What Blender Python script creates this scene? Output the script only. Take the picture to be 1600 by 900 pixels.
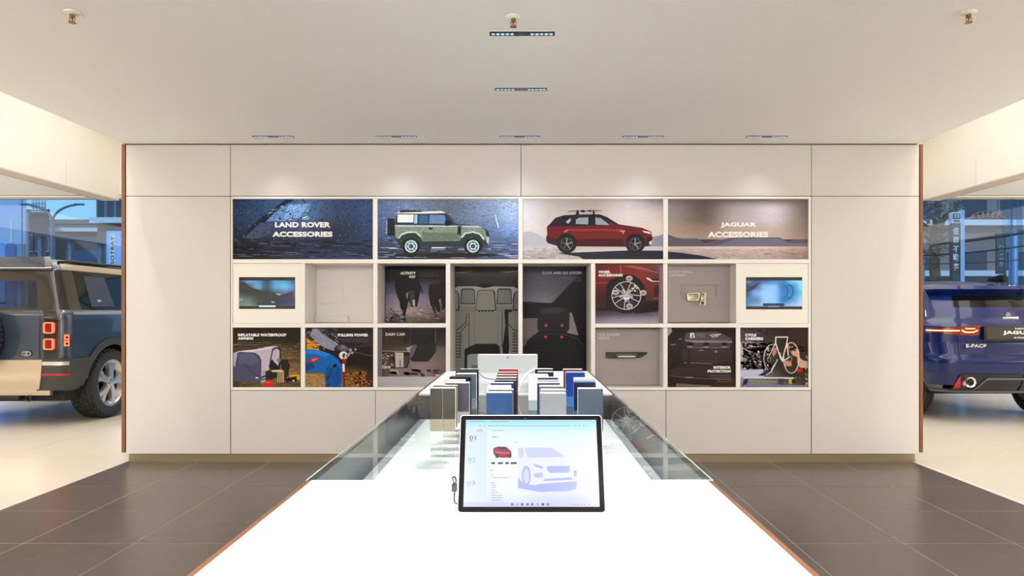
import bpy, bmesh, math, random
from mathutils import Vector, Matrix

# ------------------------------------------------------------------ scene, camera, world, light
for o in list(bpy.data.objects):
    bpy.data.objects.remove(o, do_unlink=True)
scene = bpy.context.scene
COL = scene.collection
R = math.radians

F = 1060.0            # focal length in pixels of the 1600 px wide frame
VX, VY = 814.0, 486.0  # vanishing point of the room's depth lines
EYE = 1.255           # camera height (m)
WALL = 5.63           # distance of the display wall

cam_d = bpy.data.cameras.new('camera')
cam = bpy.data.objects.new('camera', cam_d)
COL.objects.link(cam)
cam.location = (0, 0, EYE)
cam.rotation_euler = (R(90), 0, 0)
cam_d.sensor_width = 36
cam_d.lens = F / 1600 * 36
cam_d.shift_x = -(VX - 800) / 1600
cam_d.shift_y = (VY - 450) / 1600
cam_d.clip_start = 0.05
cam_d.clip_end = 300
scene.camera = cam

scene.view_settings.view_transform = 'Standard'
scene.view_settings.look = 'None'
scene.view_settings.gamma = 1
scene.view_settings.use_curve_mapping = False
scene.view_settings.exposure = 0.1

world = bpy.data.worlds.new('world')
scene.world = world
world.use_nodes = True
wn = world.node_tree
bg = wn.nodes['Background']
bg.inputs[0].default_value = (0.42, 0.72, 1.0, 1)
bg.inputs[1].default_value = 1.15


def lamp(kind, name, loc, energy, color=(1, .93, .84), rot=(0, 0, 0), **kw):
    d = bpy.data.lights.new(name, kind)
    d.energy = energy
    d.color = color
    for k, v in kw.items():
        setattr(d, k, v)
    o = bpy.data.objects.new(name, d)
    o.location = loc
    o.rotation_euler = rot
    COL.objects.link(o)
    return o


WARM = (1, .975, .95)
# strip lights of the tall hall along both sides of the low ceiling, and its broad ceiling lights
lamp('AREA', 'hall_strip_light_left', (-3.82, 4.2, 4.9), 135, WARM, shape='RECTANGLE', size=.16, size_y=13)
lamp('AREA', 'hall_strip_light_right', (3.66, 4.2, 4.9), 135, WARM, shape='RECTANGLE', size=.16, size_y=13)
lamp('AREA', 'hall_ceiling_light_left', (-5.7, 5.0, 4.9), 205, WARM, shape='RECTANGLE', size=2.2, size_y=13)
lamp('AREA', 'hall_ceiling_light_right', (5.7, 5.0, 4.9), 205, WARM, shape='RECTANGLE', size=2.2, size_y=13)
lamp('AREA', 'hall_rear_fill', (0, -5.2, 4.9), 1000, (1, .985, .97), shape='RECTANGLE', size=9, size_y=3)  # unseen rear fill, strong so floor bounce brightens the booth ceiling

lamp('AREA', 'low_bounce_fill_left', (-11.6, 5, 3.37), 620, WARM, shape='RECTANGLE', size=3, size_y=13)  # unseen pair added so floor bounce brightens the low side ceilings
lamp('AREA', 'low_bounce_fill_right', (11.6, 5, 3.37), 620, WARM, shape='RECTANGLE', size=3, size_y=13)
# unseen spots added behind the camera to brighten the display wall
for tx_ in (-2.2, -.75, .75, 2.2):
    lamp('SPOT', 'wall_fill_spot', (tx_, -1.6, 2.56), 150, (.97, .985, 1), (R(72), 0, 0), spot_size=R(62), spot_blend=.9, shadow_soft_size=.06)
lamp('SUN', 'sun', (0, 0, 30), 1.6, (1, .98, .95), (R(52), 0, R(-20)), angle=.02)

# ------------------------------------------------------------------ helpers


def lin(c):
    c = c / 255.0
    return c / 12.92 if c <= .04045 else ((c + .055) / 1.055) ** 2.4


def rgb(c):
    return (lin(c[0]), lin(c[1]), lin(c[2]), 1)


MATS = {}


def mat(name, col, rough=.5, metal=0.0, spec=.5, coat=0.0, noise=None, bump=0.0, emit=None, alpha=None, stretch=(1, 1, 1), flake=False):
    if name in MATS:
        return MATS[name]
    m = bpy.data.materials.new(name)
    m.use_nodes = True
    nt = m.node_tree
    b = nt.nodes['Principled BSDF']
    b.inputs['Base Color'].default_value = rgb(col)
    b.inputs['Roughness'].default_value = rough
    b.inputs['Metallic'].default_value = metal
    b.inputs['Specular IOR Level'].default_value = spec
    b.inputs['Coat Weight'].default_value = coat
    b.inputs['Coat Roughness'].default_value = .03
    if emit:
        b.inputs['Emission Color'].default_value = rgb(emit[0])
        b.inputs['Emission Strength'].default_value = emit[1]
    sc, am = noise if noise else (6, .03)
    tc = nt.nodes.new('ShaderNodeTexCoord')
    mp = nt.nodes.new('ShaderNodeMapping')
    mp.inputs['Scale'].default_value = stretch
    nz = nt.nodes.new('ShaderNodeTexNoise')
    nz.inputs['Scale'].default_value = sc
    nz.inputs['Detail'].default_value = 4
    nt.links.new(tc.outputs['Object'], mp.inputs['Vector'])
    nt.links.new(mp.outputs['Vector'], nz.inputs['Vector'])
    mr = nt.nodes.new('ShaderNodeMapRange')
    mr.inputs['To Min'].default_value = 1 - am
    mr.inputs['To Max'].default_value = 1 + am
    nt.links.new(nz.outputs['Fac'], mr.inputs['Value'])
    mx = nt.nodes.new('ShaderNodeMix')
    mx.data_type = 'RGBA'
    mx.blend_type = 'MULTIPLY'
    mx.inputs[0].default_value = 1
    mx.inputs[6].default_value = rgb(col)
    nt.links.new(mr.outputs[0], mx.inputs[7])
    nt.links.new(mx.outputs[2], b.inputs['Base Color'])
    if bump:
        bp = nt.nodes.new('ShaderNodeBump')
        bp.inputs['Strength'].default_value = bump
        bp.inputs['Distance'].default_value = .01
        nt.links.new(nz.outputs['Fac'], bp.inputs['Height'])
        nt.links.new(bp.outputs[0], b.inputs['Normal'])
    MATS[name] = m
    return m


def glass(name, tint=(255, 255, 255), ior=1.45, rough=0.0, tintfac=1.0):
    """architectural thin glass: transparent with Fresnel reflection"""
    if name in MATS:
        return MATS[name]
    m = bpy.data.materials.new(name)
    m.use_nodes = True
    nt = m.node_tree
    nt.nodes.remove(nt.nodes['Principled BSDF'])
    out = nt.nodes['Material Output']
    tr = nt.nodes.new('ShaderNodeBsdfTransparent')
    tr.inputs[0].default_value = rgb(tint)
    gl = nt.nodes.new('ShaderNodeBsdfGlossy')
    gl.inputs['Roughness'].default_value = rough
    fr = nt.nodes.new('ShaderNodeFresnel')
    fr.inputs['IOR'].default_value = ior
    mx = nt.nodes.new('ShaderNodeMixShader')
    ge = nt.nodes.new('ShaderNodeNewGeometry')          # reflect once per pane, on its outer face
    fb = nt.nodes.new('ShaderNodeMath')
    fb.operation = 'SUBTRACT'
    fb.inputs[0].default_value = 1
    nt.links.new(ge.outputs['Backfacing'], fb.inputs[1])
    fm = nt.nodes.new('ShaderNodeMath')
    fm.operation = 'MULTIPLY'
    nt.links.new(fr.outputs[0], fm.inputs[0])
    nt.links.new(fb.outputs[0], fm.inputs[1])
    nt.links.new(fm.outputs[0], mx.inputs[0])
    nt.links.new(tr.outputs[0], mx.inputs[1])
    nt.links.new(gl.outputs[0], mx.inputs[2])
    nt.links.new(mx.outputs[0], out.inputs[0])
    MATS[name] = m
    return m


def print_mat(name, rough=.35, grain=(60, .25), stretch=(1, 1, 1), emit=0.0, spec=.12):
    """printed or displayed picture: colours from the picture mesh, grain from noise"""
    if name in MATS:
        return MATS[name]
    m = bpy.data.materials.new(name)
    m.use_nodes = True
    nt = m.node_tree
    b = nt.nodes['Principled BSDF']
    b.inputs['Roughness'].default_value = rough
    b.inputs['Specular IOR Level'].default_value = spec
    at = nt.nodes.new('ShaderNodeAttribute')
    at.attribute_name = 'Col'
    tc = nt.nodes.new('ShaderNodeTexCoord')
    mp = nt.nodes.new('ShaderNodeMapping')
    mp.inputs['Scale'].default_value = stretch
    nz = nt.nodes.new('ShaderNodeTexNoise')
    nz.inputs['Scale'].default_value = grain[0]
    nz.inputs['Detail'].default_value = 5
    nz.inputs['Roughness'].default_value = .65
    nt.links.new(tc.outputs['Object'], mp.inputs['Vector'])
    nt.links.new(mp.outputs['Vector'], nz.inputs['Vector'])
    mr = nt.nodes.new('ShaderNodeMapRange')
    mr.inputs['From Min'].default_value = .3
    mr.inputs['From Max'].default_value = .7
    mr.inputs['To Min'].default_value = 1 - grain[1]
    mr.inputs['To Max'].default_value = 1 + grain[1]
    nt.links.new(nz.outputs['Fac'], mr.inputs['Value'])
    mx = nt.nodes.new('ShaderNodeMix')
    mx.data_type = 'RGBA'
    mx.blend_type = 'MULTIPLY'
    mx.inputs[0].default_value = 1
    nt.links.new(at.outputs['Color'], mx.inputs[6])
    nt.links.new(mr.outputs[0], mx.inputs[7])
    if emit:
        b.inputs['Base Color'].default_value = (.01, .01, .01, 1)
        nt.links.new(mx.outputs[2], b.inputs['Emission Color'])
        b.inputs['Emission Strength'].default_value = emit
    else:
        nt.links.new(mx.outputs[2], b.inputs['Base Color'])
    MATS[name] = m
    return m


def wloc(o):
    v = Vector((0, 0, 0))
    while o is not None:
        v += o.location
        o = o.parent
    return v


def link(name, me, parent=None, local=False):
    o = bpy.data.objects.new(name, me)
    COL.objects.link(o)
    if parent is not None:
        o.parent = parent
        if not local:
            o.location = -wloc(parent)
    return o


def mk(name, verts, faces, m, parent=None, smooth=False, local=False, fix=True, angle=35):
    me = bpy.data.meshes.new(name)
    me.from_pydata([tuple(v) for v in verts], [], faces)
    if fix:
        bm = bmesh.new()
        bm.from_mesh(me)
        bmesh.ops.recalc_face_normals(bm, faces=bm.faces)
        bm.to_mesh(me)
        bm.free()
    if m is not None:
        me.materials.append(m)
    if smooth:
        me.polygons.foreach_set('use_smooth', [True] * len(me.polygons))
        me.set_sharp_from_angle(angle=R(angle))
    me.update()
    return link(name, me, parent, local)


def frombm(name, bm, m, parent=None, smooth=False, local=False, angle=35):
    bmesh.ops.recalc_face_normals(bm, faces=bm.faces)
    me = bpy.data.meshes.new(name)
    bm.to_mesh(me)
    bm.free()
    if m is not None:
        me.materials.append(m)
    if smooth:
        me.polygons.foreach_set('use_smooth', [True] * len(me.polygons))
        me.set_sharp_from_angle(angle=R(angle))
    return link(name, me, parent, local)


def boxbm(x0, x1, y0, y1, z0, z1, bev=0.0, seg=2):
    bm = bmesh.new()
    bmesh.ops.create_cube(bm, size=1)
    for v in bm.verts:
        v.co = Vector((x0 + (v.co.x + .5) * (x1 - x0), y0 + (v.co.y + .5) * (y1 - y0), z0 + (v.co.z + .5) * (z1 - z0)))
    if bev > 0:
        bmesh.ops.bevel(bm, geom=list(bm.edges), offset=bev, segments=seg, affect='EDGES', profile=.5)
    return bm


def box(name, x0, x1, y0, y1, z0, z1, m, parent=None, bev=0.0, seg=2, local=False):
    return frombm(name, boxbm(x0, x1, y0, y1, z0, z1, bev, seg), m, parent, bev > 0, local)


def prism(name, pts, axis, a0, a1, m, parent=None, local=False, bev=0.0, smooth=False):
    """extrude a 2-D outline along an axis ('x': pts are (y,z); 'y': (x,z); 'z': (x,y))"""
    def p3(p, a):
        return {'x': (a, p[0], p[1]), 'y': (p[0], a, p[1]), 'z': (p[0], p[1], a)}[axis]
    bm = bmesh.new()
    va = [bm.verts.new(p3(p, a0)) for p in pts]
    vb = [bm.verts.new(p3(p, a1)) for p in pts]
    n = len(pts)
    bm.faces.new(va)
    bm.faces.new(list(reversed(vb)))
    for i in range(n):
        j = (i + 1) % n
        bm.faces.new((va[i], vb[i], vb[j], va[j]))
    if bev:
        bmesh.ops.recalc_face_normals(bm, faces=bm.faces)
        bmesh.ops.bevel(bm, geom=list(bm.edges), offset=bev, segments=2, affect='EDGES', profile=.5)
    return frombm(name, bm, m, parent, smooth or bev > 0, local)


def rrect(x0, x1, y0, y1, r, n=5):
    pts = []
    for cx, cy, a in ((x1 - r, y1 - r, 0), (x0 + r, y1 - r, 90), (x0 + r, y0 + r, 180), (x1 - r, y0 + r, 270)):
        for i in range(n + 1):
            t = R(a + 90 * i / n)
            pts.append((cx + r * math.cos(t), cy + r * math.sin(t)))
    return pts


def lathe(name, prof, m, parent=None, axis='z', n=32, loc=(0, 0, 0), local=False, smooth=True, angle=35):
    """prof: (radius, height) list"""
    verts, faces = [], []
    for r, h in prof:
        for i in range(n):
            a = 2 * math.pi * i / n
            c, s = r * math.cos(a), r * math.sin(a)
            p = {'z': (c, s, h), 'x': (h, c, s), 'y': (c, h, s)}[axis]
            verts.append((p[0] + loc[0], p[1] + loc[1], p[2] + loc[2]))
    for k in range(len(prof) - 1):
        for i in range(n):
            j = (i + 1) % n
            faces.append((k * n + i, k * n + j, (k + 1) * n + j, (k + 1) * n + i))
    bm = bmesh.new()
    bv = [bm.verts.new(v) for v in verts]
    for f in faces:
        bm.faces.new([bv[i] for i in f])
    bmesh.ops.remove_doubles(bm, verts=bm.verts, dist=1e-5)
    return frombm(name, bm, m, parent, smooth, local, angle)


def tube(name, pts, r, m, parent=None, n=8, local=False):
    pts = [Vector(p) for p in pts]
    verts, faces = [], []
    up = Vector((0, 0, 1))
    for k, p in enumerate(pts):
        d = (pts[min(k + 1, len(pts) - 1)] - pts[max(k - 1, 0)]).normalized()
        u = d.cross(up if abs(d.z) < .95 else Vector((0, 1, 0))).normalized()
        w = u.cross(d)
        rr = r[k] if isinstance(r, (list, tuple)) else r
        for i in range(n):
            a = 2 * math.pi * i / n
            verts.append(p + u * rr * math.cos(a) + w * rr * math.sin(a))
    for k in range(len(pts) - 1):
        for i in range(n):
            j = (i + 1) % n
            faces.append((k * n + i, k * n + j, (k + 1) * n + j, (k + 1) * n + i))
    faces.append(tuple(range(n)))
    faces.append(tuple(range((len(pts) - 1) * n, len(pts) * n)))
    return mk(name, verts, faces, m, parent, True, local)


def spline(pts, n=8):
    """Catmull-Rom through 3-D points"""
    P = [Vector(p) for p in pts]
    P = [2 * P[0] - P[1]] + P + [2 * P[-1] - P[-2]]
    out = []
    for i in range(1, len(P) - 2):
        for k in range(n):
            t = k / n
            a, b, c, d = P[i - 1], P[i], P[i + 1], P[i + 2]
            out.append(.5 * ((2 * b) + (c - a) * t + (2 * a - 5 * b + 4 * c - d) * t * t + (3 * b - a - 3 * c + d) * t ** 3))
    out.append(P[-2])
    return out


def thing(name, label, cat, loc=(0, 0, 0), group=None, rot=(0, 0, 0)):
    o = bpy.data.objects.new(name, None)
    o.empty_display_size = .1
    COL.objects.link(o)
    o.location = loc
    o.rotation_euler = rot
    o['label'] = label
    o['category'] = cat
    if group:
        o['group'] = group
    return o


def tag(o, label, cat, group=None):
    o['label'] = label
    o['category'] = cat
    if group:
        o['group'] = group
    return o


def struct(o, label=None, cat=None):
    o['kind'] = 'structure'
    if label:
        o['label'] = label
        o['category'] = cat
    return o


def text_polys(body, bold=0.0, spacing=1.0):
    """flat letters: (verts2d, faces, w, h) normalised to its bounding box"""
    cu = bpy.data.curves.new('lettering', 'FONT')
    cu.body = body
    cu.size = 1
    cu.offset = bold
    cu.space_character = spacing
    cu.resolution_u = 3
    ob = bpy.data.objects.new('lettering', cu)
    COL.objects.link(ob)
    dg = bpy.context.evaluated_depsgraph_get()
    me = bpy.data.meshes.new_from_object(ob.evaluated_get(dg))
    vs = [(v.co.x, v.co.y) for v in me.vertices]
    fs = [tuple(p.vertices) for p in me.polygons]
    bpy.data.objects.remove(ob, do_unlink=True)
    bpy.data.curves.remove(cu)
    bpy.data.meshes.remove(me)
    if not vs:
        return [], [], 1, 1
    x0, x1 = min(v[0] for v in vs), max(v[0] for v in vs)
    y0, y1 = min(v[1] for v in vs), max(v[1] for v in vs)
    return [((v[0] - x0) / (x1 - x0), (v[1] - y0) / (y1 - y0)) for v in vs], fs, x1 - x0, y1 - y0


def unproj(px, py, Y):
    return ((px - VX) / F * Y, EYE - (py - VY) / F * Y)


def lum(c, k):
    return tuple(min(255, max(0, v * k)) for v in c)


class Art:
    """a flat printed picture on a vertical board; (cx,cy) are coordinates of a study crop with
    offset (ox,oy) and scale s in photo pixels, laid onto the board's own plane at distance Y"""

    def __init__(self, crop, rect, Y, gain=1.0):
        self.ox, self.oy, self.s = crop
        self.r = [(rect[0] - self.ox) * self.s, (rect[1] - self.oy) * self.s, (rect[2] - self.ox) * self.s, (rect[3] - self.oy) * self.s]
        self.Y = Y
        self.gain = gain
        self.V, self.Fc, self.C = [], [], []
        self.layer = 0
        self.rng = random.Random(int(rect[0] * 7 + rect[1]))

    def _v(self, p, lay):
        X, Z = unproj(self.ox + p[0] / self.s, self.oy + p[1] / self.s, self.Y)
        self.V.append((X, self.Y - .0006 - lay * .00012, Z))
        return len(self.V) - 1

    def _c(self, c):
        return tuple(min(1.0, lin(v) * self.gain) for v in c[:3]) + (1.0,)

    def clip(self, pts):
        x0, y0, x1, y1 = self.r

        def cut(P, f, g):
            out = []
            for i in range(len(P)):
                a, b = P[i], P[(i + 1) % len(P)]
                fa, fb = f(a), f(b)
                if fa >= 0:
                    out.append(a)
                if (fa >= 0) != (fb >= 0):
                    t = fa / (fa - fb)
                    out.append((a[0] + (b[0] - a[0]) * t, a[1] + (b[1] - a[1]) * t))
            return out
        for f in (lambda p: p[0] - x0, lambda p: x1 - p[0], lambda p: p[1] - y0, lambda p: y1 - p[1]):
            if len(pts) < 3:
                return []
            pts = cut(pts, f, None)
        return pts if len(pts) >= 3 else []

    def poly(self, pts, col, up=True):
        if up:
            self.layer += 1
        P = self.clip(list(pts))
        if not P:
            return
        self.Fc.append(tuple(self._v(p, self.layer) for p in P))
        self.C.append([self._c(col)] * len(P))

    def grad(self, rows, x0=None, y0=None, x1=None, y1=None, sub=3):
        """rows of colours spread over a rectangle, interpolated"""
        self.layer += 1
        if x0 is None:
            x0, y0, x1, y1 = self.r
        nr, nc = len(rows), len(rows[0])
        NR, NC = (nr - 1) * sub + 1, max(1, (nc - 1) * sub) + 1

        def colat(v, u):
            a, b = v * (nr - 1), u * (nc - 1)
            i, j = min(int(a), max(0, nr - 2)), min(int(b), max(0, nc - 2))
            ta, tb = a - i, b - j
            i2, j2 = min(i + 1, nr - 1), min(j + 1, nc - 1)
            f = lambda t: t * t * (3 - 2 * t)
            ta, tb = f(ta), f(tb)
            return [(rows[i][j][k] * (1 - tb) + rows[i][j2][k] * tb) * (1 - ta) + (rows[i2][j][k] * (1 - tb) + rows[i2][j2][k] * tb) * ta for k in range(3)]
        idx, cols = {}, {}
        for a in range(NR):
            for b in range(NC):
                v, u = a / (NR - 1), b / (NC - 1)
                idx[a, b] = self._v((x0 + (x1 - x0) * u, y0 + (y1 - y0) * v), self.layer)
                cols[a, b] = self._c(colat(v, u))
        for a in range(NR - 1):
            for b in range(NC - 1):
                q = [(a, b), (a, b + 1), (a + 1, b + 1), (a + 1, b)]
                self.Fc.append(tuple(idx[k] for k in q))
                self.C.append([cols[k] for k in q])

    def ell(self, cx, cy, rx, ry, col, n=28, a0=0, a1=360):
        self.poly([(cx + rx * math.cos(R(a0 + (a1 - a0) * i / n)), cy + ry * math.sin(R(a0 + (a1 - a0) * i / n))) for i in range(n)], col)

    def ring(self, cx, cy, rx, ry, w, col, n=36, a0=0, a1=360):
        self.line([(cx + rx * math.cos(R(a0 + (a1 - a0) * i / n)), cy + ry * math.sin(R(a0 + (a1 - a0) * i / n))) for i in range(n + 1)], w, col)

    def line(self, pts, w, col, up=True):
        if up:
            self.layer += 1
        for i in range(len(pts) - 1):
            (ax, ay), (bx, by) = pts[i], pts[i + 1]
            L = math.hypot(bx - ax, by - ay) or 1
            nx, ny = -(by - ay) / L * w / 2, (bx - ax) / L * w / 2
            ex, ey = (bx - ax) / L * w * .2, (by - ay) / L * w * .2
            self.poly([(ax + nx - ex, ay + ny - ey), (bx + nx + ex, by + ny + ey), (bx - nx + ex, by - ny + ey), (ax - nx - ex, ay - ny - ey)], col, up=False)

    def specks(self, n, x0, y0, x1, y1, cols, lx, ly, slope=0.0):
        """n small random strokes"""
        self.layer += 1
        g = self.rng
        for _ in range(n):
            x, y = g.uniform(x0, x1), g.uniform(y0, y1)
            a, b = g.uniform(*lx) / 2, g.uniform(*ly) / 2
            c = lum(g.choice(cols), g.uniform(.75, 1.2))
            d = a * slope
            self.poly([(x - a, y - b + d), (x + a * .6, y - b * .8 - d), (x + a, y + b - d), (x - a * .7, y + b * .7 + d)], c, up=False)

    def text(self, body, x0, y0, x1, y1, col, bold=.02, spacing=1.05):
        self.layer += 1
        vs, fs, w, h = text_polys(body, bold, spacing)
        base = [self._v((x0 + (x1 - x0) * u, y1 - (y1 - y0) * v), self.layer) for u, v in vs]
        for f in fs:
            self.Fc.append(tuple(base[i] for i in f))
            self.C.append([self._c(col)] * len(f))

    def build(self, name, m, parent, local_to=None):
        me = bpy.data.meshes.new(name)
        me.from_pydata(self.V, [], self.Fc)
        ca = me.color_attributes.new('Col', 'FLOAT_COLOR', 'CORNER')
        flat = []
        for c in self.C:
            for v in c:
                flat.extend(v)
        ca.data.foreach_set('color', flat)
        me.materials.append(m)
        return link(name, me, parent)


# ------------------------------------------------------------------ materials
M_panel = mat('lacquer_panel', (214, 210, 208), .38, spec=.4, noise=(2, .012))
M_frame = mat('white_shelf_lacquer', (244, 242, 237), .35, spec=.4, noise=(3, .01))
M_wood = mat('walnut_edge', (124, 82, 50), .45, noise=(7, .25), stretch=(8, 8, .6))
M_plinth = mat('plinth_metal', (150, 136, 116), .35, metal=.6, noise=(3, .05), stretch=(.3, 1, 6))
M_ceil = mat('ceiling_paint', (243, 245, 245), .8, spec=.2, noise=(1.2, .012))
M_hallceil = mat('hall_ceiling_paint', (246, 240, 228), .8, spec=.2)
M_cream = mat('cream_wall_paint', (247, 240, 227), .7, spec=.25, noise=(1.5, .01))
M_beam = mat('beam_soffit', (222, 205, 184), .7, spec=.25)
M_tile = mat('taupe_porcelain', (90, 80, 74), .27, spec=.5, noise=(3.5, .07), stretch=(1, .35, 1))
M_grout = mat('pale_grout', (206, 196, 184), .8)
M_hallfloor = mat('cream_stone', (229, 219, 204), .16, spec=.5, noise=(1.3, .03))
M_white = mat('white_solid_surface', (250, 251, 251), .3, spec=.4, noise=(3, .004))
M_niche = mat('grey_niche', (226, 222, 220), .6, noise=(3, .015))
M_black = mat('black_plastic', (16, 16, 18), .35)
M_rubber = mat('tyre_rubber', (44, 43, 42), .75, noise=(30, .15))
M_chrome = mat('chrome', (222, 222, 224), .12, metal=1)
M_silver = mat('silver_aluminium', (205, 207, 212), .32, metal=.85)
M_darkmetal = mat('dark_metal', (52, 50, 50), .4, metal=.7)
M_brass = mat('brass', (168, 128, 70), .3, metal=.9)
M_print = print_mat('poster_print', .38, (70, .12))
M_printwet = print_mat('poster_print_wet', .38, (55, .4), (1, 1, 2.2))
M_printsand = print_mat('poster_print_sand', .38, (26, .06), (1, 1, 4))
M_glass = glass('clear_glass', (255, 255, 255), 1.35)
M_lid = glass('lid_glass', (252, 255, 254), 1.42)
M_glassedge = mat('green_glass_edge', (206, 230, 222), .1, spec=.6)
M_facade = glass('facade_glass', (222, 237, 250), 1.38)

# ------------------------------------------------------------------ setting: floor, ceilings, walls
floor = box('floor', -3.3, 3.3, -3.0, 5.74, -.12, -.0012, M_grout)
struct(floor, 'dark taupe tiled floor around the counter', 'floor')
P = .595
rng = random.Random(4)
tile_me = {}
for i in range(-1, 11):
    for j in range(-13, 3):
        xa, xb = -2.69 + P * (i - 1), -2.69 + P * i
        ya, yb = 4.855 + P * (j - 1), 4.855 + P * j
        xa, xb, ya, yb = max(xa, -3.3), min(xb, 3.3), max(ya, -3.0), min(yb, 5.74)
        if xb - xa < .03 or yb - ya < .03:
            continue
        g = .0018
        key = (round(xb - xa, 3), round(yb - ya, 3))
        if key not in tile_me:
            t = box('tile', g, xb - xa - g, g, yb - ya - g, -.008, 0, M_tile, floor, bev=.0012, seg=1)
            tile_me[key] = t.data
        else:
            t = link('tile', tile_me[key], floor)
        t.location = Vector((xa, ya, 0)) - wloc(floor)

hf = mk('floor_hall', [(-16, -9, -.004), (-3.3, -9, -.004), (-3.3, 12.5, -.004), (-16, 12.5, -.004),
                       (3.3, -9, -.004), (16, -9, -.004), (16, 12.5, -.004), (3.3, 12.5, -.004),
                       (-3.3, 5.74, -.004), (3.3, 5.74, -.004), (-3.3, -3, -.004), (3.3, -3, -.004)],
        [(0, 1, 2, 3), (4, 5, 6, 7), (8, 9, 7, 2), (1, 4, 11, 10)], M_hallfloor)
struct(hf, 'glossy cream stone floor under the parked cars', 'floor')
M_stonejoint = mat('stone_joint', (196, 180, 158), .4)
for sx in (-1, 1):
    for xj in (4.45, 5.65, 6.85, 8.05):
        box('joint', sx * xj - .003, sx * xj + .003, -3, 12.4, -.0041, -.0032, M_stonejoint, hf)
    for k in range(13):
        yj = -2.6 + 1.2 * k
        box('joint', min(sx * 3.31, sx * 9.2), max(sx * 3.31, sx * 9.2), yj - .003, yj + .003, -.0041, -.0034, M_stonejoint, hf)
ceil = box('ceiling', -3.3, 3.3, -3.0, WALL + .5, 2.645, 2.77, M_ceil)
struct(ceil, 'low flat beige ceiling over the display area', 'ceiling')
hc = box('ceiling_hall', -16, 16, -9, 12.7, 5.0, 5.15, M_hallceil)
struct(hc)
for sx, nm in ((-1, 'left'), (1, 'right')):
    w = box('wall_' + nm, sx * 16, sx * 16.2, -9, 12.7, 0, 5, M_cream)
    struct(w)
    up = box('wall_upper_' + nm, sx * 7.4, sx * 7.7, -9, 12.5, 3.305, 5.0, M_cream)
    struct(up, 'deep cream bulkhead hanging above the car on the ' + nm, 'bulkhead')
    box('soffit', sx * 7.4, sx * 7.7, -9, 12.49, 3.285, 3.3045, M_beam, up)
    box('shadow_gap', sx * 7.7, sx * 7.716, -9, 12.49, 3.285, 3.33, M_black, up)
    for yy in (8.9, 11.03):
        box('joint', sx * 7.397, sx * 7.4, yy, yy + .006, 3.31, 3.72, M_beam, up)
    lc = box('ceiling_low_' + nm, sx * 7.72, sx * 16, -9, 12.5, 3.39, 3.5, M_hallceil)
    struct(lc)
wb = box('wall_front', -16, 16, -9.2, -9, 0, 5, M_cream)
struct(wb)
# facade wall above the shop windows
fac = box('wall_facade', -16.2, 16.2, 12.5, 12.7, 3.4, 5.0, M_cream)
struct(fac)

# ------------------------------------------------------------------ display wall


def wx(px):
    return (px - VX) / F * WALL


def wz(py):
    return EYE - (py - VY) / F * WALL


wall = thing('wall_back', 'off-white panelled display wall with picture niches', 'wall', (0, WALL, 0))
wall['kind'] = 'structure'
g = .0022


def panel(x0, x1, y0, y1, nm='panel'):
    return box(nm, wx(x0) + g, wx(x1) - g, WALL, WALL + .02, wz(y1) + g, wz(y0) - g, M_panel, wall, bev=.0015, seg=1)


for a, b in ((196.5, 360), (360, 814), (814, 1268), (1268, 1436.5)):
    panel(a, b, 226, 306.5)
panel(196.5, 360, 306.5, 709.5)
panel(1268, 1436.5, 306.5, 709.5)
for a, b in ((360.5, 586.5), (586.5, 814), (814, 1040.5), (1040.5, 1267.5)):
    panel(a, b, 610, 709.5)
M_gap = mat('dark_gap', (70, 62, 55), .8)
zt, zb_ = wz(306.5), wz(610)
box('carcass', wx(196.5), wx(360), WALL + .021, WALL + .5, wz(709.5), 2.64, M_gap, wall)
box('carcass', wx(1268), wx(1436.5), WALL + .021, WALL + .5, wz(709.5), 2.64, M_gap, wall)
box('carcass', wx(360), wx(1268), WALL + .021, WALL + .5, zt, 2.64, M_gap, wall)
box('carcass', wx(360), wx(1268), WALL + .021, WALL + .5, wz(709.5), zb_, M_gap, wall)
box('niche_back', wx(360), wx(1268), WALL + .47, WALL + .5, zb_, zt, M_niche, wall)
bb = box('baseboard_back', wx(200), wx(1431), WALL + .012, WALL + .45, 0, wz(709.5) - .001, M_plinth)
struct(bb, 'brushed metal plinth under the display wall', 'baseboard')
for k, (a, b) in enumerate(((190, 196), (1437, 1442))):
    t = box('trim_%d' % (k + 1), wx(a), wx(b) - (.001 if k == 0 else 0) + .0, WALL - .004, WALL + .5, wz(707), 2.64, M_wood, None, bev=.002, seg=1)
    struct(t, ['walnut end panel at the left end of the display wall', 'walnut end panel at the right end of the display wall'][k], 'trim')

# the white compartment frame
shelf = thing('compartment_shelf', 'white compartment shelf set into the display wall', 'shelf', (wx(814), WALL, zb_))


def board(x0, x1, y0, y1, dep=.45, nm='board'):
    return box(nm, wx(x0), wx(x1), WALL - .003, WALL + dep, wz(y1), wz(y0), M_frame, shelf, bev=.001, seg=1)


board(361, 1267, 307.2, 310.8, nm='top_board')
board(361, 1267, 605.2, 609.5, nm='bottom_board')
for a, b in ((361, 363.3), (1263.3, 1267)):
    board(a, b, 311, 605, nm='side_board')
for a, b in ((363.5, 1263.1),):
    board(a, b, 405.2, 411.4, nm='shelf_board')
for a, b in ((363.5, 696.6), (930.1, 1263.1)):
    board(a, b, 505.4, 511.8, nm='shelf_board')
for x in (586.3, 813.4, 1040.0):
    board(x - 3.6, x + 3.6, 311, 405, nm='divider')
for x in (473.4, 586.6, 1039.7, 1153.3):
    for ya, yb in ((411.6, 505.2), (512, 605)):
        board(x - 3.3, x + 3.3, ya, yb, nm='divider')
for x in (700, 813.2, 926.7):
    board(x - 3.3, x + 3.3, 411.6, 605, nm='divider')


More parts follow.
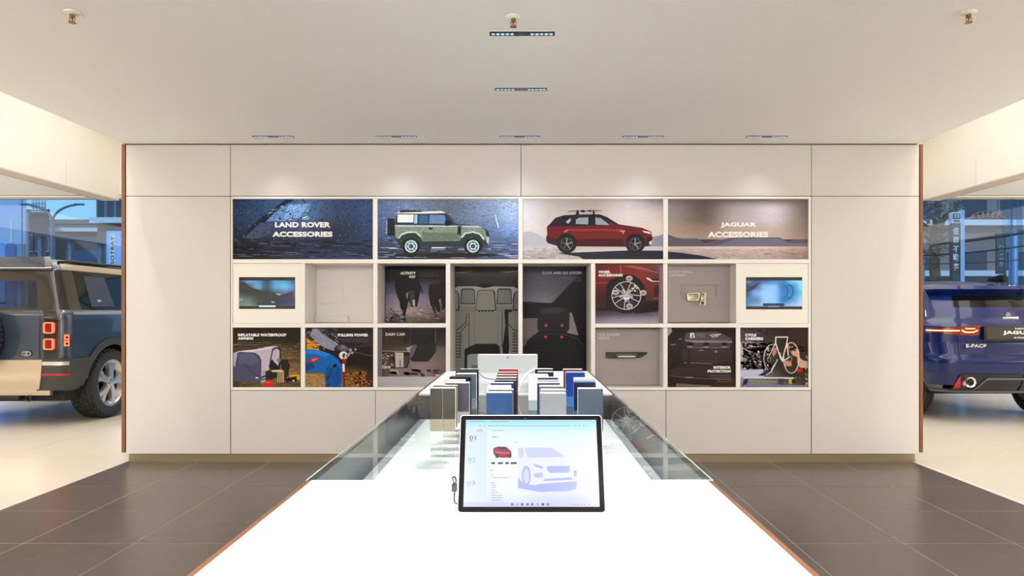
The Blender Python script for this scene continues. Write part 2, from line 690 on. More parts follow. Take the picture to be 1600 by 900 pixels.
def poster(label, crop, rect, dep=.012, gain=1.0):
    """rect is the visible picture rectangle in photo pixels; dep is how far it is recessed"""
    Y = WALL + dep
    x0, z1 = unproj(rect[0], rect[1], Y)
    x1, z0 = unproj(rect[2], rect[3], Y)
    t = thing('poster', label, 'poster', ((x0 + x1) / 2, Y, z0), 'posters in the display wall')
    box('backing_board', x0, x1, Y, Y + .012, z0, z1, M_frame if dep > .1 else M_black, t)
    return t, Art(crop, rect, Y, gain)


def cap(art, body, x0, y0, x1, y1, t, col=(250, 250, 250), bold=.025, nm='lettering'):
    """lettering as its own part of a poster"""
    for bd, q in zip(body, zip(x0, y0, x1, y1)):
        a = Art((art.ox, art.oy, art.s), (0, 0, 10, 10), art.Y, 1.15)
        a.layer = art.layer + 3
        a.text(bd, *q, col, bold)
        a.build(nm, M_print, t)


def fineprint(art, t, lines, h=5, col=(150, 150, 150)):
    for x0, x1, y in lines:
        a = Art((art.ox, art.oy, art.s), (0, 0, 10, 10), art.Y, 1.0)
        a.r = [-1e4, -1e4, 1e4, 1e4]
        a.layer = art.layer + 3
        a.rng.seed(int(x0 + y * 3))
        x = x0
        while x < x1:
            w = a.rng.uniform(14, 46)
            a.poly([(x, y - h / 2), (min(x + w, x1), y - h / 2), (min(x + w, x1), y + h / 2), (x, y + h / 2)], col, up=False)
            x += w + 6
        a.build('fine_print', M_print, t)['kind'] = 'stuff'


G = 1.15
# ------------------------------------------------------------------ posters and screens
# wide poster with the first title
t, a = poster('wide dark blue wet rock poster with the left title lettering', (360, 308, 6.957), (363.6, 311, 582.4, 405), gain=1.5)
a.grad([[(22, 42, 66), (44, 72, 110), (66, 96, 142), (50, 66, 100), (46, 66, 102)],
        [(28, 52, 80), (40, 62, 98), (74, 104, 152), (50, 62, 92), (46, 70, 108)],
        [(28, 40, 58), (46, 58, 86), (58, 72, 108), (38, 44, 66), (40, 60, 94)],
        [(24, 24, 30), (34, 36, 44), (40, 44, 62), (34, 40, 58), (38, 52, 84)],
        [(26, 24, 26), (32, 32, 40), (44, 48, 70), (44, 56, 86), (36, 46, 72)]])
a.poly([(600, 28), (700, 30), (560, 110), (400, 250), (180, 450), (90, 480), (250, 290)], (22, 30, 44))
a.poly([(620, 75), (880, 72), (840, 170), (740, 235), (590, 262), (390, 262), (480, 170)], (84, 122, 172))
a.poly([(640, 85), (840, 80), (800, 150), (720, 225), (580, 250), (600, 150)], (104, 148, 205))
a.poly([(150, 445), (330, 275), (480, 290), (440, 400), (300, 450)], (58, 66, 94))
a.specks(60, 420, 80, 860, 260, [(40, 60, 92), (150, 185, 225)], (20, 80), (2, 5), .3)
a.specks(180, 60, 470, 1540, 660, [(78, 88, 120), (20, 20, 24), (56, 70, 104), (22, 24, 32)], (40, 190), (3, 9))
a.specks(420, 40, 30, 1540, 470, [(48, 66, 98), (30, 40, 60), (58, 78, 114), (36, 44, 62)], (4, 22), (4, 30))
a.build('picture', M_printwet, t)
cap(a, ['LAND ROVER', 'ACCESSORIES'], (485, 458), (272, 375), (1088, 1110), (330, 432), t, bold=.05)

# wide poster of the green off-roader in the rain
t, a = poster('wide poster of a green short off-roader standing in the rain', (590, 310, 7.207), (590.6, 311, 809.4, 405), gain=1.75)
a.grad([[(72, 88, 122), (96, 108, 140), (84, 92, 108), (112, 128, 158), (150, 172, 206)],
        [(66, 84, 124), (90, 104, 138), (78, 90, 112), (104, 124, 160), (140, 168, 214)],
        [(60, 78, 120), (70, 84, 118), (74, 88, 116), (78, 100, 142), (112, 142, 196)],
        [(44, 56, 84), (44, 52, 70), (40, 46, 60), (60, 74, 104), (66, 88, 134)],
        [(40, 44, 62), (34, 34, 42), (34, 36, 46), (48, 56, 78), (58, 74, 112)]])
a.specks(520, 10, 15, 1580, 470, [(118, 136, 170), (60, 72, 98), (100, 116, 150), (72, 86, 118)], (4, 44), (3, 9))
a.specks(150, 10, 470, 1580, 675, [(120, 140, 180), (26, 28, 36), (66, 80, 112), (160, 175, 205)], (40, 200), (3, 8))
a.line([(1325, 180), (1360, 330)], 10, (190, 208, 235))
a.ell(780, 640, 600, 26, (22, 22, 26))
# spare wheel and body
a.poly([(120, 228), (195, 228), (195, 420), (120, 418), (104, 400), (104, 250)], (24, 28, 32))
a.line([(104, 250), (104, 400)], 8, (150, 165, 185))
a.poly([(196, 300), (198, 270), (218, 172), (262, 142), (720, 150), (770, 168), (895, 288), (1130, 306), (1192, 334), (1248, 372), (1262, 430), (1240, 520), (1160, 575), (980, 575), (960, 540), (500, 540), (470, 575), (270, 570), (200, 450)], (34, 44, 46))
a.poly([(196, 310), (905, 318), (960, 320), (1130, 322), (1190, 345), (1240, 385), (1248, 440), (1200, 480), (1160, 420), (1090, 385), (1010, 388), (950, 430), (925, 478), (510, 484), (480, 430), (430, 390), (340, 390), (270, 420), (235, 460), (202, 440)], (104, 120, 112))
a.poly([(500, 380), (900, 390), (930, 470), (512, 480)], (84, 96, 84))
a.poly([(196, 300), (905, 306), (1130, 308), (1190, 335), (1130, 330), (905, 322), (196, 318)], (150, 168, 176))
a.line([(240, 445), (275, 405), (345, 380), (430, 380), (485, 430)], 16, (176, 190, 186))
a.line([(950, 440), (985, 395), (1070, 378), (1150, 400), (1195, 460)], 16, (176, 190, 186))
a.poly([(905, 310), (945, 310), (935, 420), (898, 410)], (20, 22, 26))
a.poly([(500, 150), (720, 142), (775, 166), (500, 172), (262, 168), (205, 168), (262, 142)], (216, 220, 226))
a.poly([(300, 130), (500, 138), (500, 152), (250, 160), (252, 136)], (26, 30, 36))
a.poly([(222, 178), (760, 180), (868, 288), (222, 290)], (28, 42, 62))
a.poly([(225, 180), (408, 182), (402, 272), (225, 270)], (218, 228, 234))
a.poly([(415, 184), (450, 184), (446, 284), (410, 284)], (120, 168, 198))
a.poly([(585, 186), (752, 186), (770, 250), (752, 286), (580, 284)], (86, 110, 154))
a.poly([(470, 186), (570, 186), (565, 284), (465, 284)], (48, 78, 116))
a.poly([(770, 178), (800, 180), (900, 290), (870, 292)], (60, 66, 76))
a.poly([(760, 250), (830, 258), (835, 305), (765, 312)], (18, 20, 24))
a.poly([(570, 330), (625, 330), (620, 350), (580, 352)], (30, 36, 34))
a.poly([(1215, 360), (1250, 380), (1245, 430), (1222, 420)], (26, 34, 34))
a.poly([(1225, 430), (1258, 440), (1250, 520), (1225, 490)], (140, 164, 190))
for cx, cy in ((378, 540), (1075, 540)):
    a.ell(cx, cy, 104, 92, (20, 22, 26))
    a.ell(cx, cy, 70, 70, (176, 194, 214))
    a.ring(cx, cy, 50, 50, 14, (122, 146, 176))
    for k in range(6):
        a.ell(cx + 44 * math.cos(R(k * 60 + 30)), cy + 44 * math.sin(R(k * 60 + 30)), 9, 9, (56, 72, 96))
    a.ell(cx, cy, 26, 26, (36, 58, 84))
a.line([(612, 556), (760, 556)], 12, (210, 214, 220))
a.specks(90, 200, 300, 1250, 480, [(130, 146, 138), (80, 92, 84)], (3, 8), (3, 8))
a.build('picture', M_printwet, t)

# wide poster of the red crossover
t, a = poster('wide poster of a red crossover with roof rack on pale sand', (814, 308, 7.08), (817.4, 311, 1036.4, 405), gain=G)
a.grad([[(206, 206, 224), (176, 172, 176), (168, 160, 158), (190, 182, 194), (128, 118, 130)],
        [(226, 228, 240), (196, 190, 190), (190, 182, 180), (214, 206, 212), (196, 184, 186)],
        [(224, 224, 236), (206, 200, 200), (206, 198, 198), (216, 206, 206), (214, 200, 194)],
        [(206, 204, 214), (204, 200, 206), (206, 202, 206), (206, 202, 208), (196, 194, 204)],
        [(168, 164, 168), (176, 174, 178), (200, 198, 204), (206, 204, 212), (190, 186, 194)]])
a.poly([(20, 390), (110, 380), (200, 420), (290, 470), (290, 540), (20, 545)], (186, 188, 202))
a.poly([(1440, 440), (1530, 425), (1575, 412), (1575, 545), (1380, 545)], (136, 138, 160))
a.specks(150, 20, 560, 700, 690, [(120, 114, 116), (214, 210, 214), (150, 146, 148)], (10, 60), (3, 7))
a.poly([(410, 620), (1180, 590), (1575, 592), (1575, 690), (700, 690), (640, 660)], (34, 34, 50))
a.poly([(640, 548), (1160, 548), (1160, 575), (600, 578)], (196, 194, 202))
# car
a.poly([(285, 330), (330, 285), (380, 230), (480, 205), (620, 192), (870, 190), (950, 220), (1080, 300), (1200, 318), (1340, 340), (1440, 380), (1455, 450), (1445, 520), (1370, 550), (1150, 550), (600, 545), (420, 545), (300, 510), (278, 480), (290, 400)], (104, 22, 26))
a.poly([(285, 330), (330, 285), (380, 230), (480, 205), (620, 192), (870, 190), (950, 220), (1080, 300), (700, 318), (330, 325)], (34, 22, 40))
a.poly([(285, 335), (700, 318), (1080, 305), (1340, 345), (1130, 368), (700, 350), (480, 352)], (92, 26, 42))
a.poly([(520, 350), (1130, 352), (1120, 385), (900, 372), (560, 382)], (140, 44, 40))
a.poly([(560, 395), (1130, 390), (1110, 450), (600, 458)], (112, 30, 30))
a.poly([(610, 470), (1130, 462), (1140, 545), (600, 545)], (66, 14, 18))
a.poly([(280, 430), (420, 470), (420, 545), (300, 512), (278, 482)], (60, 20, 34))
a.poly([(470, 384), (500, 360), (540, 362), (490, 392)], (210, 96, 104))
a.poly([(608, 250), (640, 228), (745, 224), (742, 302), (606, 298)], (146, 162, 172))
a.poly([(822, 226), (880, 232), (972, 300), (970, 310), (825, 304)], (146, 162, 172))
a.poly([(496, 272), (552, 232), (548, 262), (522, 296)], (176, 190, 196))
a.poly([(365, 236), (480, 200), (610, 195), (500, 222)], (26, 20, 32))
a.poly([(755, 200), (815, 195), (820, 305), (745, 305)], (20, 16, 24))
a.poly([(985, 282), (1030, 290), (1030, 308), (980, 310)], (120, 34, 34))
a.poly([(1340, 372), (1425, 385), (1440, 410), (1360, 392)], (220, 214, 222))
a.poly([(1400, 440), (1452, 440), (1440, 535), (1385, 545)], (44, 20, 28))
a.poly([(1415, 495), (1450, 480), (1445, 525), (1420, 525)], (210, 204, 214))
a.line([(1095, 378), (1150, 378)], 8, (200, 190, 196))
a.line([(1120, 378), (1135, 408)], 8, (200, 190, 196))
for cx, cy, rr in ((506, 520, 94), (1262, 520, 92)):
    a.ell(cx, cy - 8, rr + 18, rr + 16, (26, 22, 26))
    a.ell(cx, cy, rr, rr - 2, (30, 28, 30))
    a.ring(cx, cy, rr * .7, rr * .7, 6, (96, 94, 98))
    for k in range(5):
        an = R(k * 72 - 90)
        a.line([(cx, cy), (cx + rr * .68 * math.cos(an), cy + rr * .68 * math.sin(an))], 12, (150, 146, 150) if k < 3 else (88, 84, 88))
    a.ell(cx, cy, 14, 14, (140, 138, 142))
# roof rack with bicycle carrier
a.line([(520, 160), (620, 152), (895, 150)], 7, (40, 36, 40))
a.poly([(606, 200), (612, 155), (628, 140), (640, 165), (642, 200)], (28, 26, 30))
a.poly([(792, 196), (796, 160), (802, 132), (814, 165), (815, 196)], (28, 26, 30))
a.ell(684, 156, 26, 14, (32, 30, 34))
a.poly([(735, 154), (780, 132), (762, 152), (782, 172)], (32, 30, 34))
a.build('picture', M_printsand, t)

# wide poster with the second title
t, a = poster('wide hazy mauve desert poster with the right title lettering', (1040, 308, 6.957), (1043.6, 311, 1263, 405), gain=G)
a.grad([[(112, 106, 108), (92, 82, 80), (112, 104, 104), (122, 114, 120), (106, 96, 98)],
        [(142, 136, 138), (104, 92, 90), (166, 158, 164), (204, 200, 216), (116, 106, 106)],
        [(150, 142, 140), (112, 98, 94), (176, 166, 172), (202, 196, 208), (124, 112, 110)],
        [(164, 144, 130), (146, 124, 114), (178, 160, 156), (188, 172, 170), (136, 118, 112)],
        [(170, 150, 138), (160, 140, 130), (180, 162, 156), (186, 168, 162), (150, 130, 124)]], *(a.r[0], a.r[1], a.r[2], 460), sub=5)
a.poly([(20, 405), (120, 440), (200, 450), (340, 446), (420, 500), (560, 470), (700, 445), (980, 436), (1240, 440), (1330, 480), (1420, 462), (1560, 470), (1560, 545), (20, 545)], (92, 86, 104))
a.poly([(600, 510), (760, 455), (1000, 448), (1240, 450), (1330, 500), (1560, 500), (1560, 545), (500, 545)], (112, 110, 132))
a.grad([[(206, 188, 178), (210, 196, 196), (214, 198, 196), (180, 154, 146)], [(166, 150, 152), (180, 162, 160), (190, 172, 164), (150, 126, 122)], [(140, 130, 138), (176, 164, 168), (176, 160, 158), (140, 124, 124)]], a.r[0], 536, a.r[2], a.r[3], sub=3)
a.specks(140, 60, 560, 1550, 670, [(140, 124, 124), (206, 192, 190), (160, 142, 140)], (20, 110), (3, 7))
a.poly([(20, 592), (120, 600), (260, 618), (430, 644), (560, 675), (20, 675)], (34, 36, 58))
a.build('picture', M_printsand, t)
cap(a, ['JAGUAR', 'ACCESSORIES'], (597, 458), (275, 376), (985, 1116), (334, 438), t, bold=.05)

# horse legs (activity key)
t, a = poster('dark poster of horse legs wading, in the recessed niche', (585, 405, 8.575), (602.3, 416.2, 696.4, 503.6), dep=.29, gain=G)
a.grad([[(18, 16, 22), (16, 14, 18), (22, 17, 17), (24, 18, 16)], [(26, 24, 34), (24, 20, 24), (26, 20, 20), (24, 18, 16)], [(70, 74, 106), (84, 80, 104), (84, 82, 108), (40, 34, 36)], [(118, 112, 136), (150, 132, 146), (128, 118, 140), (84, 72, 78)], [(140, 126, 136), (176, 156, 160), (134, 118, 116), (104, 88, 84)], [(44, 46, 52), (92, 84, 84), (92, 78, 70), (64, 54, 46)]])
a.specks(160, 150, 620, 950, 850, [(190, 172, 172), (70, 62, 62), (150, 134, 136), (96, 84, 78)], (14, 70), (4, 10))
a.poly([(290, 240), (600, 220), (620, 380), (590, 560), (570, 640), (490, 640), (460, 560), (440, 640), (420, 720), (420, 830), (385, 810), (388, 740), (345, 640), (340, 580), (290, 450), (268, 340)], (20, 17, 19))
a.poly([(580, 260), (640, 390), (652, 465), (620, 430), (570, 330)], (24, 20, 24))
a.poly([(470, 420), (540, 420), (535, 640), (480, 630)], (62, 54, 48))
a.poly([(512, 540), (540, 545), (545, 640), (515, 610)], (190, 182, 170))
a.poly([(420, 470), (460, 430), (440, 540)], (120, 120, 140))
a.poly([(735, 330), (950, 300), (950, 640), (905, 690), (890, 560), (880, 712), (830, 690), (800, 600), (838, 780), (825, 775), (775, 660), (745, 580), (728, 470)], (24, 18, 18))
a.poly([(860, 540), (890, 530), (905, 640), (880, 620)], (120, 108, 112))
a.specks(60, 150, 680, 420, 850, [(40, 42, 46), (150, 140, 150), (84, 84, 84)], (14, 50), (8, 26))
a.build('picture', M_print, t)
cap(a, ['ACTIVITY', 'KEY'], (345, 468), (170, 222), (555, 555), (206, 250), t, bold=.045)
fineprint(a, t, [(612, 870, 182), (610, 870, 208), (608, 870, 232), (606, 880, 282), (606, 880, 308), (610, 860, 332)], col=(92, 86, 86))

# rear seats (tall left poster)
t, a = poster('tall poster of grey rear seats with child seat', (700, 405, 5.81), (711, 417, 809.3, 605), dep=.40, gain=G)
a.grad([[(40, 37, 36), (44, 41, 40), (44, 41, 40)], [(70, 66, 64), (58, 54, 52), (72, 68, 66)], [(50, 45, 43), (44, 40, 38), (50, 46, 44)], [(40, 36, 35), (36, 32, 30), (40, 36, 35)]], a.r[0], a.r[1], a.r[2], 255)
a.poly([(66, 120), (240, 110), (160, 122), (66, 124)], (124, 122, 122))
a.poly([(460, 112), (640, 105), (640, 118), (540, 122)], (124, 122, 122))
a.poly([(60, 245), (270, 240), (300, 225), (390, 225), (420, 240), (640, 245), (640, 300), (60, 300)], (18, 16, 16))
a.poly([(66, 258), (90, 246), (255, 246), (330, 262), (420, 246), (600, 250), (640, 270), (640, 490), (66, 490)], (150, 150, 156))
a.poly([(66, 480), (640, 480), (640, 1180), (66, 1180)], (122, 121, 115))
a.poly([(66, 420), (255, 418), (255, 485), (66, 485)], (116, 115, 110))
a.poly([(440, 418), (640, 418), (640, 485), (440, 485)], (116, 115, 110))
for x0, x1 in ((112, 250), (440, 582)):
    a.poly([(x0, 410), (x0 + 6, 285), (x0 + 18, 266), (x1 - 22, 266), (x1 - 6, 285), (x1, 410)], (30, 28, 26))
    a.poly([(x0 + 10, 400), (x0 + 14, 290), (x0 + 24, 276), (x1 - 28, 276), (x1 - 14, 290), (x1 - 8, 400)], (112, 112, 106))
a.poly([(66, 285), (88, 290), (106, 340), (104, 465), (66, 468)], (28, 26, 24))
a.poly([(66, 292), (82, 296), (96, 350), (92, 455), (66, 458)], (116, 115, 110))
a.poly([(640, 285), (606, 300), (588, 360), (590, 466), (640, 470)], (28, 26, 24))
a.poly([(640, 292), (612, 306), (600, 370), (602, 456), (640, 458)], (116, 115, 110))
a.poly([(252, 470), (262, 300), (280, 278), (410, 278), (428, 300), (440, 470)], (40, 38, 36))
a.poly([(258, 462), (268, 304), (284, 284), (402, 284), (416, 304), (428, 462)], (128, 128, 120))
for k in range(5):
    a.ell(285 + k * 30, 472, 11, 8, (30, 28, 27))
a.line([(190, 490), (192, 800)], 7, (44, 42, 40))
a.line([(240, 490), (240, 760)], 4, (92, 90, 86))
a.line([(448, 490), (452, 765)], 4, (92, 90, 86))
a.line([(492, 490), (492, 800)], 7, (44, 42, 40))
a.line([(170, 490), (165, 570), (110, 620), (72, 650)], 8, (44, 42, 40))
a.line([(182, 585), (120, 650), (112, 760), (112, 890)], 7, (50, 48, 46))
a.line([(555, 590), (590, 640), (640, 650)], 8, (44, 42, 40))
a.poly([(515, 455), (585, 458), (585, 478), (550, 482), (548, 620), (556, 800), (545, 885), (500, 880), (495, 800), (520, 600), (512, 480)], (16, 15, 15))
for k in range(9):
    a.line([(74, 672 + k * 27), (110, 672 + k * 27)], 10, (52, 50, 47))
    a.line([(586, 672 + k * 27), (625, 672 + k * 27)], 10, (52, 50, 47))
a.poly([(150, 1170), (150, 820), (185, 800), (250, 768), (440, 768), (468, 790), (475, 870), (475, 1170)], (22, 21, 20))
a.poly([(170, 1170), (175, 880), (195, 862), (280, 858), (420, 865), (455, 880), (460, 1170)], (134, 138, 146))
a.poly([(210, 1170), (215, 960), (400, 960), (405, 1170)], (96, 98, 104))
a.build('picture', M_print, t)

# headrest (tall right poster)
t, a = poster('tall poster of a black headrest with four red studs', (812, 405, 5.139), (817.4, 416.8, 916.2, 605), dep=.39, gain=G)
a.grad([[(62, 62, 76), (66, 66, 82), (54, 54, 68), (40, 40, 52)], [(80, 80, 94), (88, 87, 102), (74, 74, 88), (40, 40, 50)], [(110, 108, 120), (120, 118, 128), (90, 88, 98), (40, 38, 44)]], a.r[0], a.r[1], a.r[2], 355)
a.poly([(22, 340), (240, 352), (262, 350), (530, 60), (545, 60), (545, 1030), (22, 1030)], (18, 16, 19))
a.line([(270, 345), (525, 75)], 6, (44, 42, 48))
a.poly([(22, 474), (150, 474), (150, 580), (22, 705)], (112, 106, 110))
a.poly([(398, 430), (418, 428), (472, 612), (380, 590)], (132, 126, 130))
a.poly([(22, 620), (60, 640), (22, 720)], (96, 90, 92))
a.poly([(150, 420), (165, 390), (200, 382), (345, 382), (385, 396), (402, 440), (398, 560), (380, 585), (160, 585), (142, 560), (142, 470)], (30, 30, 36))
a.poly([(170, 400), (300, 388), (370, 400), (330, 430), (180, 440)], (50, 50, 58))
a.poly([(22, 1030), (30, 720), (60, 650), (110, 610), (180, 592), (360, 592), (440, 612), (490, 650), (520, 720), (535, 1030)], (22, 22, 26))
a.line([(40, 700), (80, 640), (180, 600), (360, 600), (470, 640), (505, 690)], 9, (44, 44, 52))
a.line([(60, 730), (500, 735)], 5, (34, 34, 40))
for x, y in ((212, 532), (340, 532), (208, 624), (338, 624)):
    a.ell(x, y, 11, 11, (196, 60, 98))
a.build('picture', M_print, t)
cap(a, ['CLICK AND GO SYSTEM'], (180,), (100,), (497,), (120,), t, col=(196, 198, 208), bold=.02)
fineprint(a, t, [(330, 495, 146), (350, 495, 158), (400, 495, 174)], h=3, col=(110, 110, 124))

# wheel poster
t, a = poster('poster of a red car front wing and silver spoked wheel', (925, 405, 8.575), (930.3, 412.4, 1035.6, 504.6), dep=.02, gain=G)
a.grad([[(84, 24, 24), (112, 34, 28), (118, 44, 36), (96, 88, 96)], [(116, 22, 22), (124, 34, 26), (126, 40, 30), (92, 52, 50)], [(86, 20, 20), (92, 28, 24), (112, 34, 28), (96, 40, 36)], [(50, 18, 18), (44, 20, 20), (80, 32, 28), (72, 36, 34)], [(48, 36, 40), (60, 54, 60), (70, 60, 66), (96, 88, 100)], [(132, 124, 150), (150, 142, 166), (156, 148, 172), (150, 142, 164)]])
a.poly([(400, 92), (900, 190), (950, 230), (950, 200), (700, 115), (560, 86)], (150, 84, 74))
a.line([(385, 80), (388, 330)], 4, (196, 160, 150))
a.line([(45, 320), (330, 310)], 10, (150, 70, 62))
a.line([(45, 275), (250, 268)], 6, (60, 18, 18))
a.poly([(200, 330), (260, 265), (350, 225), (470, 205), (560, 215), (640, 270), (700, 350), (720, 450), (720, 720), (190, 690), (185, 450)], (22, 17, 18))
a.poly([(720, 560), (900, 560), (900, 700), (600, 730), (560, 720)], (26, 20, 20))
a.poly([(830, 380), (895, 350), (895, 470), (835, 500)], (40, 24, 24))
a.poly([(45, 640), (260, 655), (380, 690), (45, 690)], (26, 22, 24))
a.poly([(720, 246), (765, 255), (810, 290), (945, 294), (945, 302), (800, 300), (740, 268)], (232, 226, 222))
a.poly([(800, 262), (940, 262), (940, 290), (820, 288)], (36, 32, 36))
a.line([(820, 528), (905, 520)], 6, (170, 90, 80))
a.ell(470, 490, 255, 240, (28, 24, 26))
a.ell(460, 488, 200, 190, (36, 33, 36))
a.ring(460, 488, 194, 186, 9, (206, 204, 208))
for k in range(5):
    an = 90 - 4 + k * 72
    for d in (-13, 13):
        a.line([(460 + 40 * math.cos(R(an + d * 2)), 480 + 40 * math.sin(R(an + d * 2))), (460 + 190 * math.cos(R(an + d)), 488 + 184 * math.sin(R(an + d)))], 10, (196, 194, 200))
    a.poly([(460 + 60 * math.cos(R(an + 25)), 480 + 60 * math.sin(R(an + 25))), (460 + 165 * math.cos(R(an + 22)), 488 + 160 * math.sin(R(an + 22))), (460 + 165 * math.cos(R(an + 50)), 488 + 160 * math.sin(R(an + 50)))], (70, 26, 26) if k in (2, 3) else (44, 46, 66))
a.ell(458, 475, 54, 46, (150, 150, 162))
a.ell(458, 468, 36, 26, (92, 92, 112))
for k in range(5):
    an = R(90 + k * 72)
    a.line([(458, 475), (458 + 90 * math.cos(an), 480 + 90 * math.sin(an))], 22, (178, 176, 186))
a.poly([(410, 520), (435, 500), (460, 530), (485, 500), (505, 525), (470, 545), (440, 545)], (226, 224, 228))
for x, y in ((498, 258), (316, 446), (684, 452), (500, 632)):
    a.ell(x, y, 44, 36, (196, 192, 192))
    a.ell(x, y + 6, 34, 24, (150, 144, 146))
    a.line([(x - 24, y - 6), (x + 24, y - 6)], 6, (40, 38, 40))
for x, y in ((570, 358), (540, 390), (600, 388), (572, 424)):
    a.ell(x, y, 13, 13, (214, 210, 210))
a.poly([(900, 90), (950, 84), (950, 860), (890, 860)], (128, 104, 114))
a.build('picture', M_print, t)
cap(a, ['WHEEL', 'ACCESSORIES'], (84, 84), (155, 198), (246, 410), (188, 232), t, bold=.045)
fineprint(a, t, [(90, 300, 258)], h=4, col=(150, 90, 86))

# tent awning
t, a = poster('poster of a grey inflatable tent awning in woodland', (360, 505, 8.575), (363.9, 511.9, 469.6, 604.6), gain=G)
a.grad([[(40, 34, 30), (36, 30, 27), (34, 29, 26), (34, 28, 24)], [(42, 35, 30), (40, 33, 28), (44, 36, 28), (36, 30, 25)], [(70, 56, 44), (84, 66, 50), (96, 78, 56), (70, 56, 42)], [(70, 58, 44), (92, 74, 52), (122, 100, 70), (104, 84, 58)], [(96, 78, 54), (104, 84, 56), (128, 102, 68), (112, 86, 56)], [(58, 46, 32), (84, 68, 44), (96, 76, 48), (76, 58, 36)]])
a.specks(240, 40, 270, 940, 850, [(150, 122, 84), (52, 40, 30), (120, 96, 64), (74, 58, 42)], (20, 120), (3, 9), .15)
a.poly([(40, 400), (110, 375), (330, 350), (590, 302), (640, 320), (560, 350), (520, 560), (470, 690), (410, 730), (60, 600), (40, 560)], (176, 168, 186))
a.poly([(110, 375), (330, 352), (560, 310), (545, 340), (330, 372), (150, 392)], (206, 198, 212))
a.poly([(65, 590), (100, 400), (130, 388), (200, 390), (330, 400), (385, 440), (412, 500), (412, 600), (400, 800), (300, 795), (45, 775), (45, 640)], (70, 72, 98))
a.poly([(100, 420), (250, 400), (340, 430), (380, 500), (300, 560), (180, 540), (110, 560)], (84, 86, 112))
a.line([(210, 560), (300, 660), (390, 720)], 14, (56, 58, 82))
a.line([(65, 600), (100, 400), (130, 388), (330, 400), (385, 440), (412, 500), (405, 780)], 9, (52, 52, 70))
a.poly([(412, 640), (472, 620), (468, 790), (410, 800)], (160, 154, 172))
a.poly([(412, 715), (475, 695), (475, 715), (412, 740)], (34, 32, 44))
a.poly([(412, 750), (465, 735), (465, 750), (412, 768)], (34, 32, 44))
a.poly([(340, 722), (376, 726), (376, 742), (340, 738)], (214, 212, 224))
a.poly([(520, 610), (530, 500), (560, 350), (590, 325), (640, 325), (675, 345), (682, 480), (660, 640), (560, 640)], (30, 26, 30))
a.poly([(545, 500), (572, 370), (600, 342), (640, 345), (660, 370), (658, 500), (640, 570), (590, 520), (560, 480)], (176, 170, 186))
a.line([(600, 350), (600, 470)], 4, (120, 114, 128))
a.poly([(670, 490), (760, 480), (800, 560), (775, 700), (720, 760), (690, 640)], (40, 32, 30))
a.ell(650, 492, 26, 26, (140, 104, 88))
a.poly([(470, 640), (650, 640), (650, 700), (560, 760), (470, 760)], (34, 36, 34))
a.poly([(550, 628), (690, 622), (715, 636), (700, 660), (560, 652)], (206, 176, 150))
for x in (640, 668, 695, 716):
    a.line([(x, 650), (x - 6, 790)], 12, (188, 160, 116))
a.ell(500, 605, 26, 20, (210, 172, 160))
a.poly([(460, 800), (520, 762), (575, 790), (575, 848), (450, 848)], (206, 26, 26))
a.poly([(480, 790), (540, 780), (540, 800), (490, 806)], (240, 70, 60))
a.poly([(790, 690), (900, 680), (935, 700), (930, 760), (800, 740)], (196, 152, 44))
a.poly([(730, 740), (890, 710), (890, 782), (740, 782)], (26, 24, 24))
a.ell(846, 770, 16, 10, (230, 226, 220))
a.build('picture', M_print, t)
cap(a, ['INFLATABLE WATERPROOF', 'AWNING'], (105, 105), (138, 186), (750, 310), (176, 222), t, bold=.045)
fineprint(a, t, [(105, 550, 260), (105, 410, 288)], h=4, col=(140, 132, 122))

# winch
t, a = poster('poster of blue trousers, jacket sleeve and tow hook', (470, 505, 8.575), (476.6, 512, 582.4, 604.8), gain=G)
a.grad([[(30, 26, 30), (34, 28, 30), (28, 25, 28), (26, 24, 28)], [(60, 44, 26), (36, 30, 28), (40, 36, 40), (46, 44, 50)], [(64, 46, 24), (24, 20, 20), (22, 19, 20), (26, 23, 24)], [(30, 26, 24), (26, 22, 20), (26, 21, 20), (22, 19, 19)], [(130, 98, 60), (100, 76, 46), (112, 82, 38), (40, 30, 24)], [(150, 112, 66), (120, 90, 52), (150, 110, 48), (60, 40, 28)]])
a.specks(110, 58, 60, 330, 230, [(120, 124, 146), (24, 24, 30), (70, 72, 86)], (10, 60), (4, 10), .5)
a.poly([(75, 200), (110, 215), (170, 270), (230, 310), (250, 370), (80, 350)], (206, 138, 36))
a.specks(24, 80, 230, 240, 340, [(150, 96, 26), (226, 160, 60)], (20, 60), (10, 24))
a.poly([(160, 80), (215, 70), (320, 160), (440, 240), (500, 280), (470, 340), (440, 370), (320, 330), (200, 240), (120, 160)], (130, 134, 158))
a.specks(120, 130, 80, 490, 350, [(178, 184, 206), (60, 64, 82), (146, 150, 176)], (12, 60), (4, 14), -.8)
a.poly([(440, 345), (470, 300), (510, 288), (500, 330), (470, 375)], (60, 44, 40))
a.poly([(500, 300), (560, 280), (640, 330), (630, 372), (560, 382), (490, 350)], (84, 78, 90))
a.ell(575, 320, 40, 20, (112, 106, 118))
a.ell(572, 432, 58, 54, (216, 208, 208))
a.ell(590, 436, 32, 34, (40, 30, 30))
a.poly([(596, 400), (640, 420), (620, 470), (585, 470)], (200, 190, 190))
a.poly([(600, 420), (650, 430), (620, 450)], (30, 26, 26))
for x, y, r in ((664, 360, 20), (690, 395, 16), (655, 405, 14), (735, 350, 14), (640, 430, 14)):
    a.ell(x, y, r, r, (178, 176, 178))
    a.ell(x, y, r * .4, r * .4, (40, 36, 38))
a.line([(690, 380), (960, 440)], 7, (120, 84, 76))
a.line([(640, 330), (960, 290)], 16, (52, 48, 54))
a.poly([(555, 470), (615, 480), (610, 545), (560, 545)], (150, 22, 26))
a.poly([(555, 545), (588, 545), (592, 655), (562, 655)], (226, 206, 202))
